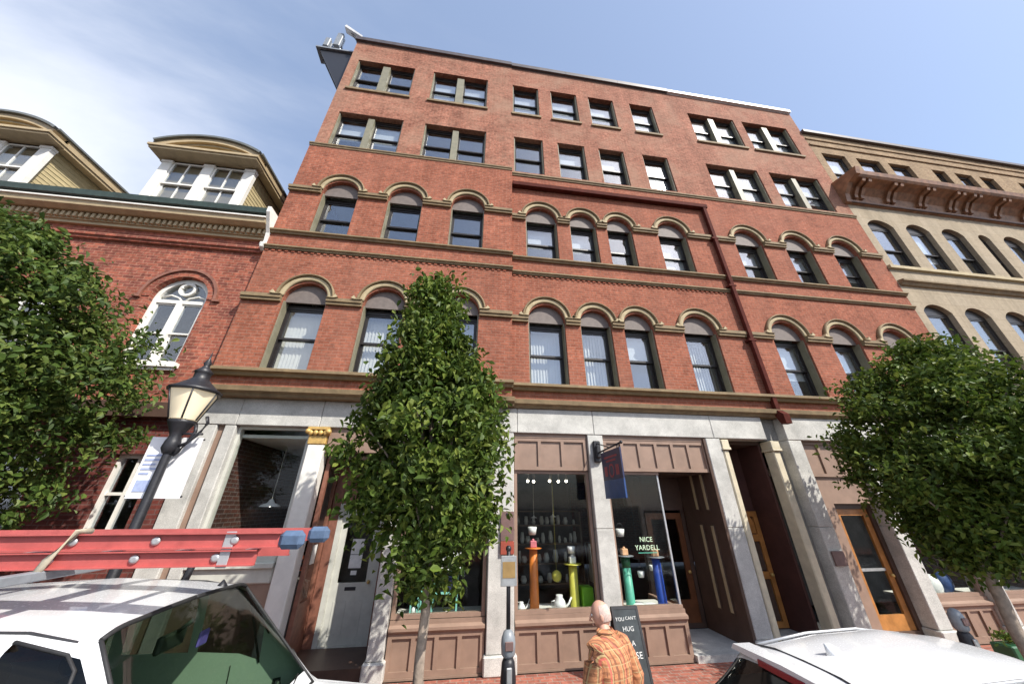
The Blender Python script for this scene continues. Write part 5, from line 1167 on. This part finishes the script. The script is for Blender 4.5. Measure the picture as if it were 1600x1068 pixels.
def bucket(x, y, z, s, label, col='white_gl'):
    t = thing('hanging_bucket', (x, y, z), label, 'bucket', 'white buckets hanging in the shop windows')
    MB().lathe((x, y, z), [(.07*s, 0), (.095*s, .14*s), (.09*s, .14*s), (.066*s, .01)], 14).build('pail', col, t)
    MB().tube([(x+.09*s*math.cos(a), y, z+.13*s+.11*s*math.sin(a)) for a in [PI*k/8 for k in range(9)]], .006, 5).build('handle', 'iron', t)
    MB().tube([(x, y, z+.24*s), (x, y, 3.1)], .003, 4).build('wire', 'iron', t)
bucket(1.48, .5, 1.93, 1, 'white bucket hanging above the orange pedestal'); bucket(2.27, .5, 1.60, .85, 'small white bucket hanging low above the yellow pedestal')
bucket(3.36, .5, 1.88, 1, 'white bucket hanging above the teal pedestal'); bucket(3.72, .55, 1.16, .75, 'white mug-sized bucket hanging between the teal and blue pedestals'); bucket(4.14, .85, 1.22, .7, 'white mug-sized bucket hanging right of the blue pedestal')
o = MB().box(2.40, 2.62, .36, .62, .70, 1.06, .015).build('lime_tote', 'lime'); tag(o, 'bright lime green tote box right of the yellow pedestal', 'tote')
def jug(x, y, label, s=1):
    t = thing('white_jug', (x, y, .70), label, 'jug', 'white jugs in the shop window')
    MB().lathe((x, y, .702), [(.06*s, 0), (.10*s, .05*s), (.09*s, .12*s), (.05*s, .17*s), (.055*s, .2*s), (.03*s, .2*s)], 14).build('jug_body', 'white_gl', t)
    MB().tube([(x+.08*s, y, .74), (x+.15*s, y, .80), (x+.20*s, y, .90*1)], [.02*s, .015*s, .012*s], 8).build('spout', 'white_gl', t)
    MB().tube([(x-.06*s, y, .86), (x-.13*s, y, .84), (x-.12*s, y, .76), (x-.085*s, y, .75)], .01*s, 6).build('handle', 'white_gl', t)
jug(1.96, .45, 'white spouted jug between the orange and yellow pedestals', 1.2); jug(1.22, .42, 'small white jug in the left corner of the pedestal window', .8)
o = MB().ball((2.02, .8, 1.18), .10, (1, 1, 1), 14, 10).tube([(2.02, .8, 1.27), (2.02, .8, 3.2)], .004, 4).build('globe_ornament', 'yellow'); tag(o, 'round yellow-green globe hanging left of the yellow pedestal', 'ornament')
for i, (x, w_) in enumerate(((3.52, .16), (3.74, .2))):
    o = MB().ball((x, .42, .74), .1, (w_/.1*.8, .9, .42), 12, 8).build('folded_cloth', 'white_gl'); tag(o, ('white crumpled cloth next to the teal pedestal', 'larger white crumpled cloth left of the blue pedestal')[i], 'cloth')
def pendant(x, y, z, zt, label, s=1):
    t = thing('pendant_lamp', (x, y, z), label, 'pendant lamp'); MB().lathe((x, y, z), [(.20*s, 0), (.17*s, .035*s), (.07*s, .07*s), (.04*s, .13*s), (.012, .15*s)], 18, cap=False).build('shade', 'white_gl', t)
    MB().tube([(x, y, z+.14*s), (x, y, zt)], .006, 5).build('cord', 'blind', t); MB().ball((x, y, z+.03*s), .035*s).build('lamp_bulb', 'bulb', t)
pendant(-4.0, 1.3, 2.44, 3.66, 'white cone pendant lamp hanging alone in the dark left shop')
pendant(2.36, 2.2, 2.20, 3.25, 'small white pendant lamp deep in the shop behind the pedestals', .45); pendant(1.86, 2.2, 2.18, 3.25, 'small white pendant lamp above the orange pedestal side', .4)
tl = [(1.55, 1.2), (1.72, 1.35), (2.05, 1.1), (2.30, 1.25), (2.45, 1.1)]
for i, (x, y) in enumerate(tl):
    t = thing('spot_lamp', (x, y, 2.98), ('first', 'second', 'middle', 'fourth', 'last')[i]+' white spot lamp from the left under the shop ceiling above the pedestals', 'spot lamp', 'spot lamps under the shop ceiling')
    MB().tube([(x, y, 3.02), (x, y, 3.25)], .01, 6).tube([(x, y, 3.05), (x-.03, y-.08, 2.98)], [.02, .035], 10).build('lamp_body', 'white', t); MB().ball((x-.032, y-.088, 2.972), .026).build('lamp_bulb', 'bulb', t)
# middle window: chair, sign, frames
t = thing('aqua_chair', (-.18, .62, .70), 'aqua painted folding chair standing in the shop window behind the slim tree trunk', 'chair')
MB().box(-.42, .04, .45, .80, 1.0, 1.03, .008).build('seat', 'aqua', t)
for x in (-.41, .03):
    for y in (.46, .79): MB().box(x-.015, x+.015, y-.015, y+.015, .702, 1.0).build('leg', 'aqua', t)
    MB().box(x-.015, x+.015, .785, .815, 1.03, 1.45).build('back_post', 'aqua', t)
for z in (1.15, 1.30): MB().box(-.395, .015, .79, .81, z, z+.07).build('back_slat', 'aqua', t)
o = MB().box(-.35, -.02, .5, .70, 1.035, 1.24, .03).build('navy_cushion', 'navy'); tag(o, 'dark navy cushion on the aqua chair in the shop window', 'cushion')
t = thing('shop_notice', (-.15, .36, 1.32), 'pale notice card standing in the shop window above the aqua chair', 'notice'); MB().box(-.38, .07, .36, .37, 1.38, 1.66).build('card', 'paper', t)
mb = MB()
for i in range(3): mb.box(-.33, .02-.06*i, .354, .3595, 1.58-.07*i, 1.60-.07*i)
mb.build('printed_lines', 'greymetal', t)
for i, (x, h_) in enumerate(((-.72, .62), (-.55, .42))):
    t = thing('lantern_frame', (x, .5, .70), ('taller', 'shorter')[i]+' pale aqua open lantern frame left of the aqua chair', 'lantern', 'lantern frames in the middle shop window'); mb = MB()
    for a in (-.06, .06):
        for b in (-.06, .06): mb.box(x+a-.012, x+a+.012, .5+b-.012, .5+b+.012, .702, .70+h_)
    mb.build('posts', 'aqua', t); MB().box(x-.085, x+.085, .415, .585, .70+h_+.001, .73+h_).build('lid', 'aqua', t); MB().ball((x, .5, .78), .05).build('candle', 'white_gl', t)
# left vestibule: notices and leafy pot
t = thing('door_notice', (-1.99, .95, 1.4), 'white paper notice taped to the glass of the pale shop door', 'notice'); MB().box(-2.10, -1.87, .950, .954, 1.60, 1.86).build('sheet', 'paper', t); MB().box(-2.10, -1.87, .950, .954, 1.37, 1.59).build('sheet', 'paper', t); MB().box(-2.04, -1.93, .950, .954, 1.26, 1.33).build('card', 'paper', t)
o = MB().box(-2.656, -2.652, .46, .66, 1.50, 1.80).build('window_notice', 'paper'); tag(o, 'white paper notice on the side glass beside the gilded column', 'notice')
t = thing('potted_plant', (-2.95, .62, 1.2), 'potted plant with orange-red leaves behind the side glass near the gilded column', 'plant')
MB().lathe((-2.95, .62, 1.201), [(.07, 0), (.10, .14), (.085, .14)], 12).build('pot', 'redbrown', t)
g = np.random.default_rng(4); mb = MB()
for i in range(90):
    c = Vector((-2.95, .62, 1.45))+Vector(g.normal(size=3)*np.array([.09, .12, .08])); u = Vector(g.normal(size=3)).normalized()*.045; v_ = Vector(g.normal(size=3)).normalized()*.02
    mb.quad(c-u, c+v_, c+u, c-v_)
mb.build('leaves', 'leafred', t, kind='stuff')
# right-hand window goods
for i, (x, z, c, sx, lb) in enumerate(((10.15, .92, 'aqua', .22, 'aqua cushion leaning in the right-hand shop window'), (10.5, .88, 'white_gl', .2, 'white cushion between the aqua and blue ones in the right-hand window'), (10.82, .93, 'signblue', .2, 'blue cushion at the right end of the right-hand window'))):
    o = MB().ball((x, .45, z), .1, (sx*9, 1.1, 2.1), 14, 10).build('cushion', c); tag(o, lb, 'cushion', 'cushions in the right-hand shop window')
t = thing('green_planter', (9.85, -.75, 0), 'bright green planter box with leaves on the sidewalk below the right-hand window', 'planter')
MB().box(9.65, 10.05, -.9, -.6, .002, .26, .02).build('planter_box', 'green_dk', t); mb = MB()
for i in range(120):
    c = Vector((9.85, -.75, .34))+Vector(g.normal(size=3)*np.array([.12, .08, .06])); u = Vector(g.normal(size=3)).normalized()*.05; v_ = Vector(g.normal(size=3)).normalized()*.02
    mb.quad(c-u, c+v_, c+u, c-v_)
mb.build('leaves', 'leaf', t, kind='stuff')

# shelving with stock at the back of the pedestal shop
t = thing('stock_shelf', (2.2, 3.4, 0), 'dim wooden shelving unit with rows of small pots at the back of the pedestal shop', 'shelf')
for x in (1.1, 3.4): MB().box(x-.02, x+.02, 3.2, 3.6, 0, 2.3).build('upright', 'floor_wood', t)
mb = MB(); rr_ = random.Random(3)
for z in (.6, 1.05, 1.5, 1.95, 2.3):
    MB().box(1.12, 3.38, 3.2, 3.6, z, z+.03).build('shelf_board', 'floor_wood', t); x = 1.2
    while x < 3.3 and z < 2.3:
        h_ = rr_.uniform(.12, .3); w_ = rr_.uniform(.04, .09)
        mb.lathe((x, 3.35, z+.031), [(w_*.7, 0), (w_, h_*.4), (w_*.6, h_)], 7); x += w_*2+rr_.uniform(.02, .12)
mb.build('stock', 'offwhite', t, kind='stuff')
t = thing('garment_rail', (3.75, 2.6, 0), 'garment rail with pale folded cloths behind the teal and blue pedestals', 'rail')
MB().tube([(3.3, 2.6, 0), (3.3, 2.6, 1.6), (4.1, 2.6, 1.6), (4.1, 2.6, 0)], .018, 6).build('rail_frame', 'steel', t)
for i in range(7):
    x = 3.38+i*.105; MB().prismx([(2.45, .75), (2.75, .75), (2.68, 1.45), (2.6, 1.57), (2.52, 1.45)], x, x+.05).build('hung_cloth', ('offwhite', 'aqua', 'blind', 'signblue')[i % 4], t)
